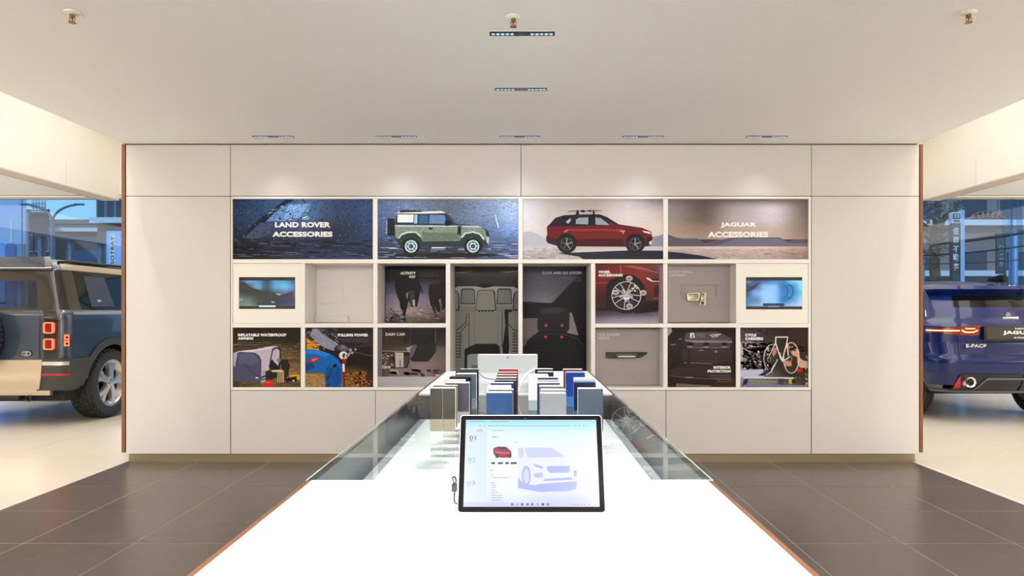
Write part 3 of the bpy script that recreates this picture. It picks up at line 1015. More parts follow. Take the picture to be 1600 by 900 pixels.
a.line([(580, 655), (580, 850)], 30, (110, 34, 24))
a.poly([(60, 355), (150, 348), (290, 372), (420, 420), (510, 490), (550, 570), (545, 860), (335, 860), (330, 690), (280, 655), (60, 660)], (18, 92, 170))
a.poly([(60, 360), (150, 355), (290, 378), (400, 420), (330, 450), (180, 410), (60, 410)], (24, 118, 214))
a.poly([(330, 690), (400, 590), (540, 600), (540, 860), (340, 860)], (14, 74, 140))
a.specks(30, 350, 560, 535, 850, [(10, 56, 112), (32, 110, 190)], (10, 40), (10, 40), 1.2)
a.poly([(90, 500), (150, 465), (240, 445), (260, 470), (220, 510), (110, 535)], (150, 40, 40))
a.poly([(140, 490), (200, 470), (240, 470), (170, 510)], (206, 118, 110))
a.poly([(60, 540), (160, 530), (200, 600), (60, 640)], (20, 66, 120))
a.poly([(60, 680), (300, 670), (330, 760), (330, 860), (60, 860)], (150, 120, 76))
a.specks(120, 60, 680, 325, 850, [(196, 164, 108), (74, 56, 34), (160, 124, 70)], (8, 30), (4, 12))
a.specks(260, 600, 640, 880, 850, [(214, 150, 50), (150, 96, 34), (80, 54, 26), (176, 130, 60), (120, 30, 26)], (10, 30), (8, 20))
a.specks(30, 760, 740, 960, 840, [(150, 40, 40), (196, 150, 150), (60, 30, 28)], (10, 40), (4, 10))
a.build('picture', M_print, t)
cap(a, ['PULLING POWER'], (498,), (140,), (905,), (178,), t, bold=.05)
fineprint(a, t, [(515, 905, 218), (560, 905, 243)], h=4, col=(132, 124, 122))

# dash camera
t, a = poster('poster of a dash camera under a rear-view mirror', (585, 505, 8.575), (590.2, 512.4, 696.6, 604.8), gain=G)
a.grad([[(48, 38, 36), (34, 28, 27), (32, 30, 32), (28, 25, 27)], [(46, 36, 34), (36, 29, 27), (44, 40, 42), (40, 35, 36)], [(54, 44, 42), (84, 70, 66), (110, 98, 100), (100, 86, 86)], [(66, 54, 50), (116, 100, 98), (128, 112, 110), (112, 96, 94)], [(58, 50, 50), (128, 112, 110), (140, 122, 120), (84, 70, 70)]], a.r[0], a.r[1], a.r[2], 716)
a.poly([(480, 70), (820, 70), (815, 260), (480, 290)], (30, 30, 33))
a.line([(820, 70), (815, 260)], 7, (92, 92, 98))
a.line([(486, 70), (484, 290)], 4, (70, 70, 74))
a.line([(795, 90), (760, 170), (712, 262)], 12, (18, 17, 18))
a.poly([(420, 330), (600, 280), (580, 400), (480, 420)], (150, 140, 144))
a.poly([(475, 350), (540, 280), (600, 262), (820, 268), (830, 350), (820, 390), (740, 500), (700, 515), (510, 515), (478, 480)], (38, 36, 34))
a.poly([(475, 350), (545, 280), (570, 300), (545, 370), (510, 450), (478, 470)], (88, 86, 100))
a.line([(545, 285), (600, 276), (822, 282)], 8, (24, 23, 26))
a.poly([(110, 375), (475, 385), (470, 520), (440, 600), (90, 610)], (30, 27, 25))
a.poly([(125, 385), (265, 385), (275, 590), (100, 596)], (62, 54, 44))
a.specks(50, 110, 390, 265, 590, [(110, 98, 84), (30, 26, 24), (150, 140, 128)], (10, 40), (8, 24))
a.poly([(275, 390), (390, 395), (392, 590), (285, 592)], (172, 164, 158))
a.poly([(390, 440), (462, 440), (455, 520), (430, 585), (392, 590)], (66, 60, 58))
a.line([(345, 500), (345, 590)], 22, (120, 112, 108))
a.poly([(90, 570), (220, 575), (225, 605), (90, 606)], (182, 172, 156))
a.specks(26, 90, 570, 225, 604, [(60, 54, 48), (220, 212, 200)], (6, 14), (8, 24))
a.line([(115, 372), (478, 384)], 6, (178, 172, 166))
a.specks(14, 100, 620, 900, 700, [(70, 60, 60), (170, 152, 146), (50, 44, 44)], (50, 160), (24, 60))
a.poly([(50, 70), (105, 70), (105, 720), (50, 720)], (104, 98, 104))
a.grad([[(168, 164, 172), (176, 172, 178)], [(156, 152, 164), (176, 172, 180)]], a.r[0], 716, a.r[2], a.r[3])
a.build('picture', M_print, t)
cap(a, ['DASH CAM'], (152,), (128,), (406,), (168,), t, col=(214, 208, 204), bold=.025)
fineprint(a, t, [(150, 390, 205), (150, 390, 232), (150, 390, 258)], h=5, col=(96, 80, 74))

# boot interior
t, a = poster('dark poster of a loaded boot with a load divider', (1038, 505, 8.575), (1043.4, 512, 1149.4, 604.8), gain=G)
a.grad([[(34, 28, 28), (30, 25, 24), (30, 24, 22), (34, 26, 22)], [(36, 30, 32), (44, 40, 42), (50, 44, 46), (36, 28, 26)], [(34, 28, 30), (42, 35, 36), (44, 36, 36), (38, 29, 25)], [(34, 29, 30), (44, 37, 38), (40, 32, 32), (36, 28, 24)], [(32, 25, 22), (36, 28, 26), (46, 30, 20), (72, 40, 18)]])
a.poly([(45, 65), (95, 65), (105, 110), (45, 180)], (150, 146, 150))
a.poly([(95, 65), (135, 65), (120, 110), (105, 105)], (22, 18, 18))
a.poly([(290, 130), (340, 125), (700, 112), (830, 170), (900, 210), (905, 255), (290, 240), (270, 210)], (76, 72, 78))
a.poly([(345, 130), (395, 128), (410, 192), (345, 196)], (226, 224, 226))
a.poly([(372, 150), (392, 150), (385, 190), (365, 190)], (70, 66, 68))
a.poly([(420, 135), (550, 130), (550, 195), (420, 192)], (104, 100, 104))
for k in range(7):
    a.line([(424 + k * 20, 135), (424 + k * 20, 195)], 4, (50, 46, 48))
a.poly([(600, 150), (770, 140), (700, 190), (640, 190)], (170, 166, 172))
a.line([(620, 150), (700, 190), (780, 150)], 7, (40, 36, 38))
a.poly([(270, 225), (910, 240), (905, 262), (400, 262), (280, 240)], (124, 118, 124))
a.poly([(290, 262), (900, 262), (880, 330), (310, 330)], (66, 60, 66))
for x in (345, 560, 800):
    a.ell(x, 280, 44, 24, (26, 22, 24))
a.line([(310, 330), (870, 330)], 10, (110, 104, 108))
for y, x in ((312, 340), (318, 560), (315, 800)):
    a.ell(x, y, 36, 8, (140, 134, 138))
for k in range(8):
    a.line([(350, 365 + k * 23), (900, 360 + k * 23)], 4, (88, 80, 80))
for k in range(20):
    a.line([(360 + k * 28, 345), (364 + k * 28, 540)], 2.5, (70, 62, 62))
a.line([(690, 340), (690, 545)], 16, (62, 54, 56))
a.ell(690, 380, 20, 14, (132, 126, 126))
a.ell(490, 362, 40, 8, (120, 112, 114))
a.line([(340, 530), (640, 545)], 7, (128, 120, 120))
a.poly([(60, 300), (130, 250), (180, 330), (160, 480), (50, 560)], (40, 34, 36))
for x, y in ((210, 212), (130, 285), (265, 380), (280, 530), (100, 290)):
    a.ell(x, y, 22, 9, (104, 98, 100))
a.poly([(230, 350), (310, 350), (320, 480), (240, 490)], (50, 44, 46))
a.poly([(60, 620), (330, 560), (700, 600), (900, 690), (900, 720), (60, 700)], (48, 41, 43))
a.line([(80, 705), (330, 730), (540, 740), (900, 752)], 7, (104, 96, 98))
a.ell(330, 725, 60, 8, (130, 122, 124))
a.poly([(160, 805), (620, 835), (620, 858), (155, 858)], (112, 106, 100))
for k in range(14):
    a.line([(190 + k * 22, 810 + k * 1.4), (188 + k * 22, 858)], 6, (60, 54, 52))
a.build('picture', M_print, t)
cap(a, ['INTERIOR', 'PROTECTION'], (655, 575), (573, 624), (885, 885), (610, 660), t, bold=.05)
fineprint(a, t, [(625, 885, 702), (610, 885, 728), (700, 885, 752), (715, 885, 778)], h=5, col=(132, 124, 122))

# bicycle on roof carrier
t, a = poster('poster of a bicycle on a roof carrier beside a smiling face', (1150, 505, 8.575), (1156.6, 512, 1263, 604.8), gain=G)
a.grad([[(60, 56, 62), (50, 42, 44), (46, 36, 32), (52, 40, 32)], [(84, 80, 92), (60, 52, 54), (46, 36, 32), (52, 40, 34)], [(150, 144, 160), (70, 62, 64), (50, 40, 36), (50, 38, 32)], [(140, 134, 146), (56, 50, 48), (48, 40, 36), (54, 42, 34)], [(150, 152, 176), (104, 104, 120), (60, 52, 48), (54, 46, 36)], [(120, 118, 134), (130, 128, 150), (96, 90, 104), (60, 50, 44)]])
a.poly([(55, 260), (230, 240), (300, 280), (150, 380), (90, 480), (55, 520)], (170, 162, 178))
a.specks(150, 90, 270, 480, 620, [(34, 30, 30), (46, 42, 40), (30, 26, 26)], (30, 80), (24, 50))
a.specks(60, 110, 280, 480, 620, [(210, 206, 214), (160, 154, 162), (120, 114, 118)], (10, 34), (8, 24))
a.specks(40, 70, 70, 420, 260, [(90, 84, 92), (44, 38, 40)], (30, 80), (10, 24), -.4)
a.poly([(55, 630), (360, 615), (380, 720), (55, 720)], (176, 184, 210))
# person behind
a.poly([(700, 300), (800, 290), (850, 380), (830, 460), (760, 430), (720, 370)], (206, 152, 122))
a.specks(80, 720, 280, 910, 380, [(52, 36, 28), (84, 58, 44)], (14, 40), (10, 24))
a.poly([(820, 440), (900, 500), (940, 540), (930, 600), (850, 590), (820, 520)], (214, 160, 130))
a.poly([(500, 330), (545, 330), (540, 400), (500, 450), (480, 410)], (176, 120, 96))
a.poly([(650, 500), (740, 510), (745, 575), (660, 575)], (200, 130, 100))
a.poly([(900, 500), (960, 510), (955, 600), (910, 560)], (176, 168, 180))
a.poly([(800, 610), (890, 605), (880, 650), (800, 650)], (196, 22, 34))
a.poly([(700, 660), (800, 680), (840, 800), (700, 800)], (40, 36, 34))
# bicycle
W1, W2 = (206, 200, 198), (226, 222, 222)
a.ring(490, 470, 118, 185, 13, W1, a0=95, a1=285)
a.ring(740, 465, 104, 205, 13, W1)
a.line([(530, 186), (690, 186)], 14, W2)
a.line([(532, 186), (528, 262)], 16, W2)
a.line([(528, 262), (600, 480), (640, 500), (720, 450)], 14, W2)
a.line([(528, 262), (430, 470)], 10, W1)
a.line([(690, 186), (680, 260), (620, 490)], 12, W2)
a.line([(680, 260), (700, 440)], 14, W2)
a.line([(545, 280), (670, 270)], 8, (60, 52, 52))
a.ring(440, 485, 22, 36, 12, W2)
a.ring(718, 470, 24, 40, 12, W2)
a.line([(570, 370), (625, 380)], 12, (30, 26, 26))
a.line([(575, 390), (620, 510)], 16, W2)
a.line([(550, 490), (470, 640), (400, 690)], 20, (196, 192, 200))
a.line([(540, 500), (470, 600), (330, 690)], 10, (60, 54, 60))
a.line([(570, 520), (640, 680)], 9, (40, 34, 34))
# carrier
a.poly([(290, 700), (440, 610), (470, 640), (380, 705)], (56, 52, 58))
a.line([(100, 730), (800, 735)], 20, (206, 206, 216))
a.line([(120, 745), (780, 750)], 8, (60, 56, 62))
a.poly([(110, 750), (165, 745), (130, 850), (70, 858), (80, 830)], (40, 40, 64))
a.poly([(560, 740), (640, 740), (620, 820), (570, 810)], (60, 58, 72))
a.poly([(780, 700), (840, 810), (810, 790), (770, 740)], (64, 60, 66))
a.poly([(700, 750), (745, 750), (745, 815), (705, 815)], (168, 164, 70))
a.poly([(170, 765), (540, 770), (560, 800), (160, 800)], (120, 128, 96))
a.poly([(100, 820), (960, 830), (960, 860), (60, 860)], (112, 108, 140))
a.specks(16, 930, 440, 960, 840, [(176, 168, 110), (210, 206, 200), (60, 54, 44)], (8, 24), (14, 40))
a.build('picture', M_print, t)
cap(a, ['CYCLE', 'CARRIERS'], (120, 120), (140, 188), (270, 360), (176, 226), t, bold=.05)
fineprint(a, t, [(125, 370, 262)], h=5, col=(150, 144, 150))

# ---- grey niches with a product board: pedal covers and side vents
M_greyboard = mat('grey_backdrop', (156, 147, 147), .5, noise=(2, .02))


def backdrop(label, rect, dep, nm='product_board'):
    Y = WALL + dep
    x0, z1 = unproj(rect[0], rect[1], Y)
    x1, z0 = unproj(rect[2], rect[3], Y)
    t = thing(nm, label, 'display board', ((x0 + x1) / 2, Y, z0))
    box('board', x0, x1, Y, Y + .012, z0, z1, M_greyboard, t)
    return t, Y


t, Y = backdrop('grey board behind the metal pedal covers', (1043.5, 413.5, 1140, 503.4), .17)
a = Art((1038, 405, 8.575), (1043.5, 413.5, 1140, 503.4), Y, 1.1)
cap(a, ['SPORT PEDAL', 'COVERS'], (66, 66), (158, 200), (384, 285), (182, 228), t, col=(206, 202, 204), bold=.01)
fineprint(a, t, [(90, 300, 292)], h=3, col=(176, 170, 168))


def px_box(name, c, x0, y0, x1, y1, Y, th, m, parent, bev=.002):
    X0, Z1 = unproj(c[0] + x0 / c[2], c[1] + y0 / c[2], Y)
    X1, Z0 = unproj(c[0] + x1 / c[2], c[1] + y1 / c[2], Y)
    return box(name, X0, X1, Y - th, Y, Z0, Z1, m, parent, bev=bev)


c8 = (1038, 405, 8.575)
px_box('recess_frame', c8, 230, 340, 765, 352, Y - .0005, .01, M_greyboard, t)
px_box('recess_frame', c8, 690, 352, 712, 500, Y - .0005, .01, M_greyboard, t)
px_box('recess_frame', c8, 230, 352, 240, 490, Y - .0005, .01, M_greyboard, t)
M_pedal = mat('pedal_metal', (214, 206, 180), .25, metal=.8)


def pedal(label, outline, slots, base):
    pts = [unproj(c8[0] + p[0] / c8[2], c8[1] + p[1] / c8[2], Y - .03) for p in outline]
    x, z = pts[0]
    p = thing('pedal_cover', label, 'pedal cover', (sum(q[0] for q in pts) / len(pts), Y - .03, min(q[1] for q in pts)), 'pedal covers on the grey board')
    prism('plate', pts, 'y', Y - .045, Y - .03, M_pedal, p, bev=.002)
    for s in slots:
        px_box('grip_strip', c8, *s, Y - .0455, .006, M_black, p, bev=.001)
    px_box('mounting_post', c8, *base, Y - .0008, .029, M_darkmetal, p)


pedal('wide brake pedal cover with four horizontal rubber strips', [(300, 470), (315, 452), (440, 446), (472, 456), (470, 510), (445, 562), (320, 566), (304, 540)],
      [(318, 466, 455, 478), (318, 488, 458, 500), (318, 510, 452, 522), (345, 532, 440, 538)], (360, 480, 400, 520))
pedal('narrow upright accelerator pedal cover beside the wide one', [(490, 452), (545, 446), (556, 470), (550, 620), (474, 626), (472, 590), (488, 560)],
      [(497, 460, 536, 476), (497, 486, 536, 500), (497, 510, 536, 524), (496, 534, 536, 552), (490, 560, 530, 604)], (500, 500, 530, 550))

t, Y = backdrop('grey board behind the long black side vent', (930.4, 513.8, 1030, 601.5), .156)
a = Art((925, 505, 8.575), (930.4, 513.8, 1030, 601.5), Y, 1.1)
cap(a, ['SIDE POWER', 'VENTS'], (78, 78), (135, 182), (370, 232), (170, 216), t, col=(206, 202, 206), bold=.01)
fineprint(a, t, [(96, 370, 256)], h=3, col=(176, 170, 174))
c8b = (925, 505, 8.575)
pts = [unproj(c8b[0] + p[0] / c8b[2], c8b[1] + p[1] / c8b[2], Y - .02) for p in [(188, 388), (740, 388), (735, 408), (650, 460), (560, 466), (188, 466)]]
v = thing('side_vent', 'long black car side vent with silver lettering on grey board', 'car vent', (pts[0][0], Y - .02, pts[-1][1]))
M_gloss = mat('gloss_black', (10, 10, 11), .12, coat=.6)
prism('vent_body', pts, 'y', Y - .04, Y - .0008, mat('satin_black', (9, 9, 10), .55, spec=.2), v, bev=.003)
px_box('inset', c8b, 330, 410, 610, 455, Y - .0402, .002, M_black, v, .0008)
vs, fs, w, h = text_polys('JAGUAR', .02, 1.3)
X0, Z1 = unproj(c8b[0] + 365 / c8b[2], c8b[1] + 436 / c8b[2], Y - .043)
X1, Z0 = unproj(c8b[0] + 570 / c8b[2], c8b[1] + 454 / c8b[2], Y - .043)
mk('lettering', [(X0 + u * (X1 - X0), Y - .0428, Z0 + q * (Z1 - Z0)) for u, q in vs], fs, M_silver, v)
px_box('grille_strip', c8b, 345, 446, 585, 454, Y - .0423, .0004, M_silver, v, 0)

# empty niche: grey liner with ledge, and a raised plate imitating a pane reflection
Yb = WALL + .29
x0, z1 = unproj(477, 412.5, Yb)
e = thing('niche_liner', 'pale grey liner of the empty niche', 'display board', (wx(530), Yb, wz(505)))
box('board', wx(477), wx(583), Yb, Yb + .012, wz(505), wz(411.6), M_niche, e)
xa, za = unproj(492.6, 449, Yb)
xb, zb2 = unproj(537, 475, Yb)
box('reflection_plate', xa, xb, Yb - .006, Yb, zb2, za, M_niche, e, bev=.002)
xa, za = unproj(492.6, 493, Yb)
xb, zb2 = unproj(545, 501, Yb)
box('ledge', xa, xb, Yb - .02, Yb, wz(505) + .001, za, M_niche, e, bev=.003)
# grey cheeks of the recessed niches are the shelf's dividers; panes stand in front of four niches
for lab, (a_, b_, c_, d_) in (('clear pane before the empty niche', (477.2, 412, 582.8, 504.8)), ('clear pane before the pedal covers', (1043.6, 412, 1149.4, 504.8)),
                              ('clear pane before the side vent', (930.6, 512.4, 1035.8, 604.6))):
    tag(box('glass_pane', wx(a_), wx(c_), WALL + .006, WALL + .012, wz(d_), wz(b_), M_glass), lab, 'glass pane', 'panes of the display wall')

# ---- two wall screens
M_screen = print_mat('screen_image', .2, (8, .06), emit=1.0, spec=.5)


def screen(label, pan, scr, crop, draw):
    t = thing('wall_screen', label, 'screen', (wx((pan[0] + pan[2]) / 2), WALL, wz(pan[3])), 'screens in the display wall')
    X0, X1, Z0, Z1 = wx(pan[0]), wx(pan[2]), wz(pan[3]), wz(pan[1])
    s0, s1, q0, q1 = wx(scr[0]), wx(scr[2]), wz(scr[3]), wz(scr[1])
    y0, y1 = WALL + .002, WALL + .016
    for nm, b in (('surround', (X0, s0, Z0, Z1)), ('surround', (s1, X1, Z0, Z1)), ('surround', (s0, s1, Z0, q0)), ('surround', (s0, s1, q1, Z1))):
        box(nm, b[0], b[1], y0, y1, b[2], b[3], M_frame, t)
    box('bezel', s0, s1, WALL + .010, WALL + .03, q0, q1, M_black, t)
    a = Art(crop, (scr[0] + .8, scr[1] + 5.2, scr[2] - .8, scr[3] - 4.6), WALL + .010)
    draw(a)
    a.build('display', M_screen, t)
    return t


def draw_left(a):
    a.grad([[(20, 60, 90), (90, 150, 210), (70, 140, 190), (20, 60, 90), (70, 150, 200), (60, 140, 190), (20, 80, 130)],
            [(20, 40, 60), (50, 80, 90), (90, 160, 200), (30, 70, 90), (80, 160, 200), (110, 180, 220), (60, 130, 180)],
            [(40, 60, 70), (30, 40, 50), (40, 50, 60), (20, 40, 50), (60, 90, 110), (70, 110, 150), (50, 80, 110)],
            [(90, 110, 100), (90, 110, 100), (50, 60, 50), (30, 40, 40), (40, 30, 40), (30, 40, 80), (50, 50, 90)],
            [(90, 130, 140), (120, 140, 120), (100, 110, 90), (50, 70, 60), (40, 40, 40), (20, 50, 130), (60, 70, 110)]], sub=4)
    a.poly([(160, 330), (220, 300), (330, 380), (460, 420), (540, 430), (540, 500), (380, 490), (160, 430)], (26, 38, 48))
    a.poly([(560, 450), (640, 440), (740, 470), (880, 430), (880, 520), (700, 540), (560, 520)], (40, 44, 58))
    a.poly([(640, 455), (735, 470), (690, 482)], (150, 190, 220))
    a.poly([(395, 578), (660, 578), (660, 612), (395, 612)], (14, 50, 66))
    a.poly([(590, 560), (650, 580), (600, 584)], (170, 180, 170))
    a.specks(8, 180, 500, 260, 570, [(150, 176, 180), (90, 110, 110)], (30, 70), (4, 8))


def draw_right(a):
    a.grad([[(60, 140, 200), (40, 60, 110), (40, 90, 160), (40, 130, 190), (30, 130, 190), (120, 200, 235), (150, 215, 240)],
            [(20, 40, 80), (60, 90, 150), (130, 190, 235), (140, 195, 240), (20, 110, 170), (30, 130, 180), (130, 215, 235)],
            [(30, 70, 130), (110, 170, 225), (150, 200, 245), (140, 190, 240), (30, 120, 190), (40, 130, 190), (110, 200, 225)],
            [(50, 120, 190), (70, 120, 160), (140, 200, 245), (140, 200, 245), (20, 110, 180), (90, 150, 210), (170, 200, 235)],
            [(60, 130, 190), (120, 170, 190), (140, 190, 230), (130, 185, 235), (110, 170, 220), (170, 190, 235), (190, 205, 240)]], sub=4)
    a.poly([(140, 400), (250, 340), (330, 310), (240, 400), (140, 440)], (14, 30, 66))
    a.poly([(360, 590), (645, 590), (645, 628), (360, 628)], (14, 34, 80))
    a.ring(700, 430, 66, 86, 16, (24, 100, 160), a0=-100, a1=110)
    a.ring(640, 430, 50, 80, 12, (10, 90, 160), a0=-90, a1=100)
    a.poly([(640, 540), (770, 510), (760, 530), (640, 575)], (20, 110, 170))


s = screen('small wall screen showing a dark blue road scene', (363.6, 411.8, 469.8, 505), (373, 433, 461, 482.8), (355, 405, 8.568), draw_left)
a = Art((355, 405, 8.568), (355, 405, 480, 510), WALL + .009)
a.poly([(425, 620), (650, 620), (650, 640), (425, 640)], (225, 235, 250))
a.build('caption_bar', M_screen, s)
s = screen('small wall screen showing a bright pale blue swirl', (1156.8, 411.8, 1263, 505), (1165.7, 433, 1254, 483.4), (1150, 405, 8.568), draw_right)
a = Art((1150, 405, 8.568), (1150, 405, 1275, 510), WALL + .009)
a.poly([(430, 628), (575, 628), (575, 638), (430, 638)], (150, 190, 235))
a.build('caption_bar', M_screen, s)
# ------------------------------------------------------------------ counter
TZ = .862
L_, R_ = -.487, .434
M_cwood = mat('counter_walnut', (98, 62, 38), .5, noise=(7, .25), stretch=(8, .6, 8))
cnt = thing('display_counter', 'long white counter with walnut edge and a glass-topped tray', 'counter', (-.025, 2.5, 0))
Yf, Ym, Yr, Ye = .62, 1.578, 3.23, 4.43
M_liner = mat('dark_tray_liner', (58, 56, 56), .3, noise=(3, .05))
M_ledge = mat('grey_tray_ledge', (176, 180, 182), .3)


def slab(nm, y0, y1):
    box(nm, L_, R_, y0, y1, TZ - .012, TZ, M_white, cnt, bev=.0015, seg=1)


slab('front_top', Yf, Ym - .001)
slab('rear_top', Yr + .001, Ye)
for a, b in ((Yf, Ym - .001), (Yr + .001, Ye)):
    box('walnut_edge', L_ - .012, L_ - .0005, a, b, TZ - .036, TZ - .001, M_cwood, cnt, bev=.001, seg=1)
    box('walnut_edge', R_ + .0005, R_ + .012, a, b, TZ - .036, TZ - .001, M_cwood, cnt, bev=.001, seg=1)
    box('core', L_, R_, a, b, TZ - .15, TZ - .0125, M_white, cnt)
box('walnut_edge', L_ - .012, R_ + .012, Ye + .0005, Ye + .012, TZ - .036, TZ - .001, M_cwood, cnt, bev=.001, seg=1)
# tray under the glass
zt_ = TZ - .122
box('tray_base', L_ + .035, R_ - .035, Ym, Yr - .001, zt_ - .02, zt_, M_white, cnt, bev=.001, seg=1)
for a, b in ((L_, L_ + .03), (R_ - .03, R_)):
    box('tray_ledge', a, b, Ym, Yr - .001, zt_ - .02, zt_ - .004, M_ledge, cnt, bev=.001, seg=1)
box('tray_underside', L_, R_, Ym, Yr - .001, zt_ - .04, zt_ - .021, M_liner, cnt)
box('tray_cheek', L_ - .012, L_ - .0005, Ym, Yr, zt_ - .04, TZ - .0095, M_liner, cnt)
box('tray_cheek', R_ + .0005, R_ + .012, Ym, Yr, zt_ - .04, TZ - .0095, M_liner, cnt)
box('tray_end', L_, R_, Yr - .0009, Yr + .0005, zt_, TZ - .0095, M_liner, cnt)
lid = box('glass_lid', L_ - .012, R_ + .012, Ym + .0005, Yr - .0005, TZ - .009, TZ, M_lid, cnt)
for a, b in ((L_ - .0135, L_ - .0122), (R_ + .0122, R_ + .0135)):
    box('lid_edge', a, b, Ym + .0005, Yr - .0005, TZ - .003, TZ - .0003, M_glassedge, lid)
box('lid_edge', R_ - .11, R_ + .0135, Ym - .0006, Ym + .0003, TZ - .008, TZ + .0006, M_glassedge, lid)
# body below
box('plinth', L_ + .06, R_ - .06, Yf + .06, Ye - .06, .08, zt_ - .041, M_white, cnt)
box('toe_kick', L_ + .1, R_ - .1, Yf + .1, Ye - .1, 0, .0795, M_plinth, cnt)


def on_top(px, py, z=TZ):
    """point of a level plane seen at a photo pixel"""
    Y = F * (EYE - z) / (py - VY)
    return (px - VX) / F * Y, Y


# ------------------------------------------------------------------ tablets
M_tab = mat('tablet_silver', (206, 208, 212), .35, metal=.55)
M_tabback = mat('tablet_back', (196, 199, 204), .45, metal=.3)
M_tabscreen = print_mat('tablet_image', .15, (4, .01), emit=1.0, spec=.5)
TW, TH, TT = .2885, .193, .0085


def tablet_shell(t):
    """local: x across, y = outward normal of the display is -y, z up along the tablet"""
    prism('body', rrect(-TW / 2, TW / 2, 0, TH, .007), 'y', 0, TT, M_tab, t, local=True, bev=.0008)
    prism('bezel', rrect(-TW / 2 + .0016, TW / 2 - .0016, .0016, TH - .0016, .006), 'y', -.0012, 0, mat('bezel_black', (5, 5, 7), .06, spec=.3), t, local=True)
    lathe('camera', [(0, -.0016), (.0018, -.0016), (.0018, -.0012)], mat('lens_black', (30, 34, 44), .1), t, 'y', 12, (-.012, 0, TH - .0065), local=True)


tx, ty = (830.5 - VX) / F * 1.316, 1.316
tilt = math.atan2(.071, .179)
tab = thing('tablet', 'tablet with lit screen in the foreground of the counter', 'tablet', (tx, ty, TZ + .0012), 'tablets on the counter', rot=(-tilt, 0, 0))
tablet_shell(tab)
# screen picture drawn from a study crop (690,630) at 4.736 px
b0 = Art((690, 630, 4.736), (0, 0, 1600, 900), 1)
SX0, SX1, SZ0, SZ1 = -.1326, .1326, .0115, .1825


def scr(art):
    """lay a picture drawn in 0..1000 x 0..670 onto the tablet's display"""
    me_v = []
    for X, Y, Z in art.V:
        px, py = VX + X * F, VY - (Z - EYE) * F
        me_v.append((SX0 + px / 1000 * (SX1 - SX0), -.0012 - (1 - Y) * .25, SZ1 - py / 670 * (SZ1 - SZ0)))
    art.V = me_v


def S(rect=(0, 0, 1000, 670)):
    return Art((0, 0, 1), rect, 1.0)


a = S()
a.grad([[(170, 222, 238), (168, 226, 240), (160, 226, 240), (170, 222, 238)], [(226, 240, 250), (224, 240, 252), (218, 238, 252), (214, 232, 250)], [(216, 228, 246), (232, 242, 252), (228, 238, 252), (222, 232, 250)], [(208, 222, 246), (238, 244, 252), (228, 232, 252), (216, 220, 250)], [(204, 220, 248), (232, 240, 252), (222, 226, 252), (204, 206, 248)], [(196, 212, 248), (206, 216, 248), (196, 202, 246), (188, 192, 244)]], sub=4)
a.poly([(0, 0), (1000, 0), (1000, 26), (0, 26)], (166, 216, 234))
a.poly([(0, 58), (165, 58), (170, 636), (0, 636)], (208, 224, 246))
a.poly([(0, 638), (1000, 638), (1000, 670), (0, 670)], (198, 202, 246))
# ghosted car
gc, gd, ge = (196, 202, 242), (168, 176, 236), (184, 190, 242)
a.poly([(400, 225), (470, 215), (660, 222), (720, 262), (765, 300), (800, 340), (830, 400), (832, 470), (815, 540), (700, 560), (420, 560), (400, 500)], (224, 228, 250))
a.poly([(455, 222), (655, 222), (715, 260), (745, 292), (480, 300), (455, 260)], gc)
a.poly([(402, 225), (440, 222), (445, 290), (405, 300)], gc)
a.poly([(620, 365), (790, 362), (785, 405), (770, 415), (640, 415), (618, 395)], gd)
a.poly([(510, 345), (590, 370), (585, 385), (530, 370)], gd)
a.poly([(520, 420), (580, 412), (590, 450), (525, 455)], ge)
a.poly([(815, 400), (838, 395), (838, 440), (818, 450)], gd)
a.poly([(600, 462), (800, 450), (805, 470), (590, 478)], gd)
a.ell(462, 440, 34, 78, gd)
a.ell(462, 440, 22, 56, (206, 210, 246))
a.poly([(402, 450), (440, 500), (520, 510), (560, 500), (700, 490), (838, 480), (830, 540), (760, 555), (560, 560), (400, 530)], gd)
# small red car and thumbnails
a.poly([(215, 225), (250, 212), (310, 214), (330, 232), (350, 250), (352, 285), (335, 300), (270, 300), (220, 280), (212, 250)], (150, 26, 60))
a.poly([(232, 218), (310, 216), (328, 234), (260, 238)], (52, 40, 84))
a.poly([(225, 250), (340, 258), (335, 272), (240, 268)], (196, 80, 110))
for x in (244, 338):
    a.ell(x, 285, 14, 18, (40, 24, 40))
for x, w in ((205, 26), (255, 36), (310, 26), (350, 44)):
    a.poly([(x - 6, 336), (x + w - 8, 332), (x + w, 348), (x - 4, 350)], (44, 44, 64))
# interface
for x0, x1, y in ((20, 150, 14), (190, 330, 14), (180, 800, 48), (90, 130, 80), (85, 135, 92), (200, 290, 86), (200, 260, 134), (200, 240, 142), (370, 392, 180),
                  (188, 222, 396), (195, 212, 434), (212, 330, 452), (195, 225, 494), (204, 240, 510), (204, 240, 528), (204, 238, 547), (204, 255, 566), (204, 290, 586), (204, 286, 604), (204, 276, 622)):
    a.poly([(x0, y - 2.2), (x1, y - 2.2), (x1, y + 2.2), (x0, y + 2.2)], (140, 154, 176), up=False)
a.layer += 1
for k, x in enumerate((358, 396, 432, 472, 505, 545, 583, 620)):
    a.poly([(x - 8, 644), (x + 8, 644), (x + 8, 661), (x - 8, 661)], [(40, 110, 200), (150, 170, 220), (60, 70, 110), (50, 110, 170), (40, 90, 200), (150, 150, 190), (30, 30, 110), (90, 110, 180)][k], up=False)
for x in (790, 815, 840, 865, 890, 925, 968):
    a.poly([(x - 6, 649), (x + 6, 649), (x + 6, 656), (x - 6, 656)], (130, 136, 190), up=False)
for x in (110, 140, 180, 840, 870, 905, 930):
    a.ell(x, 48, 5, 5, (110, 170, 180))
scr(a)
ds = a.build('display', M_tabscreen, tab)
ds.location = (0, 0, 0)
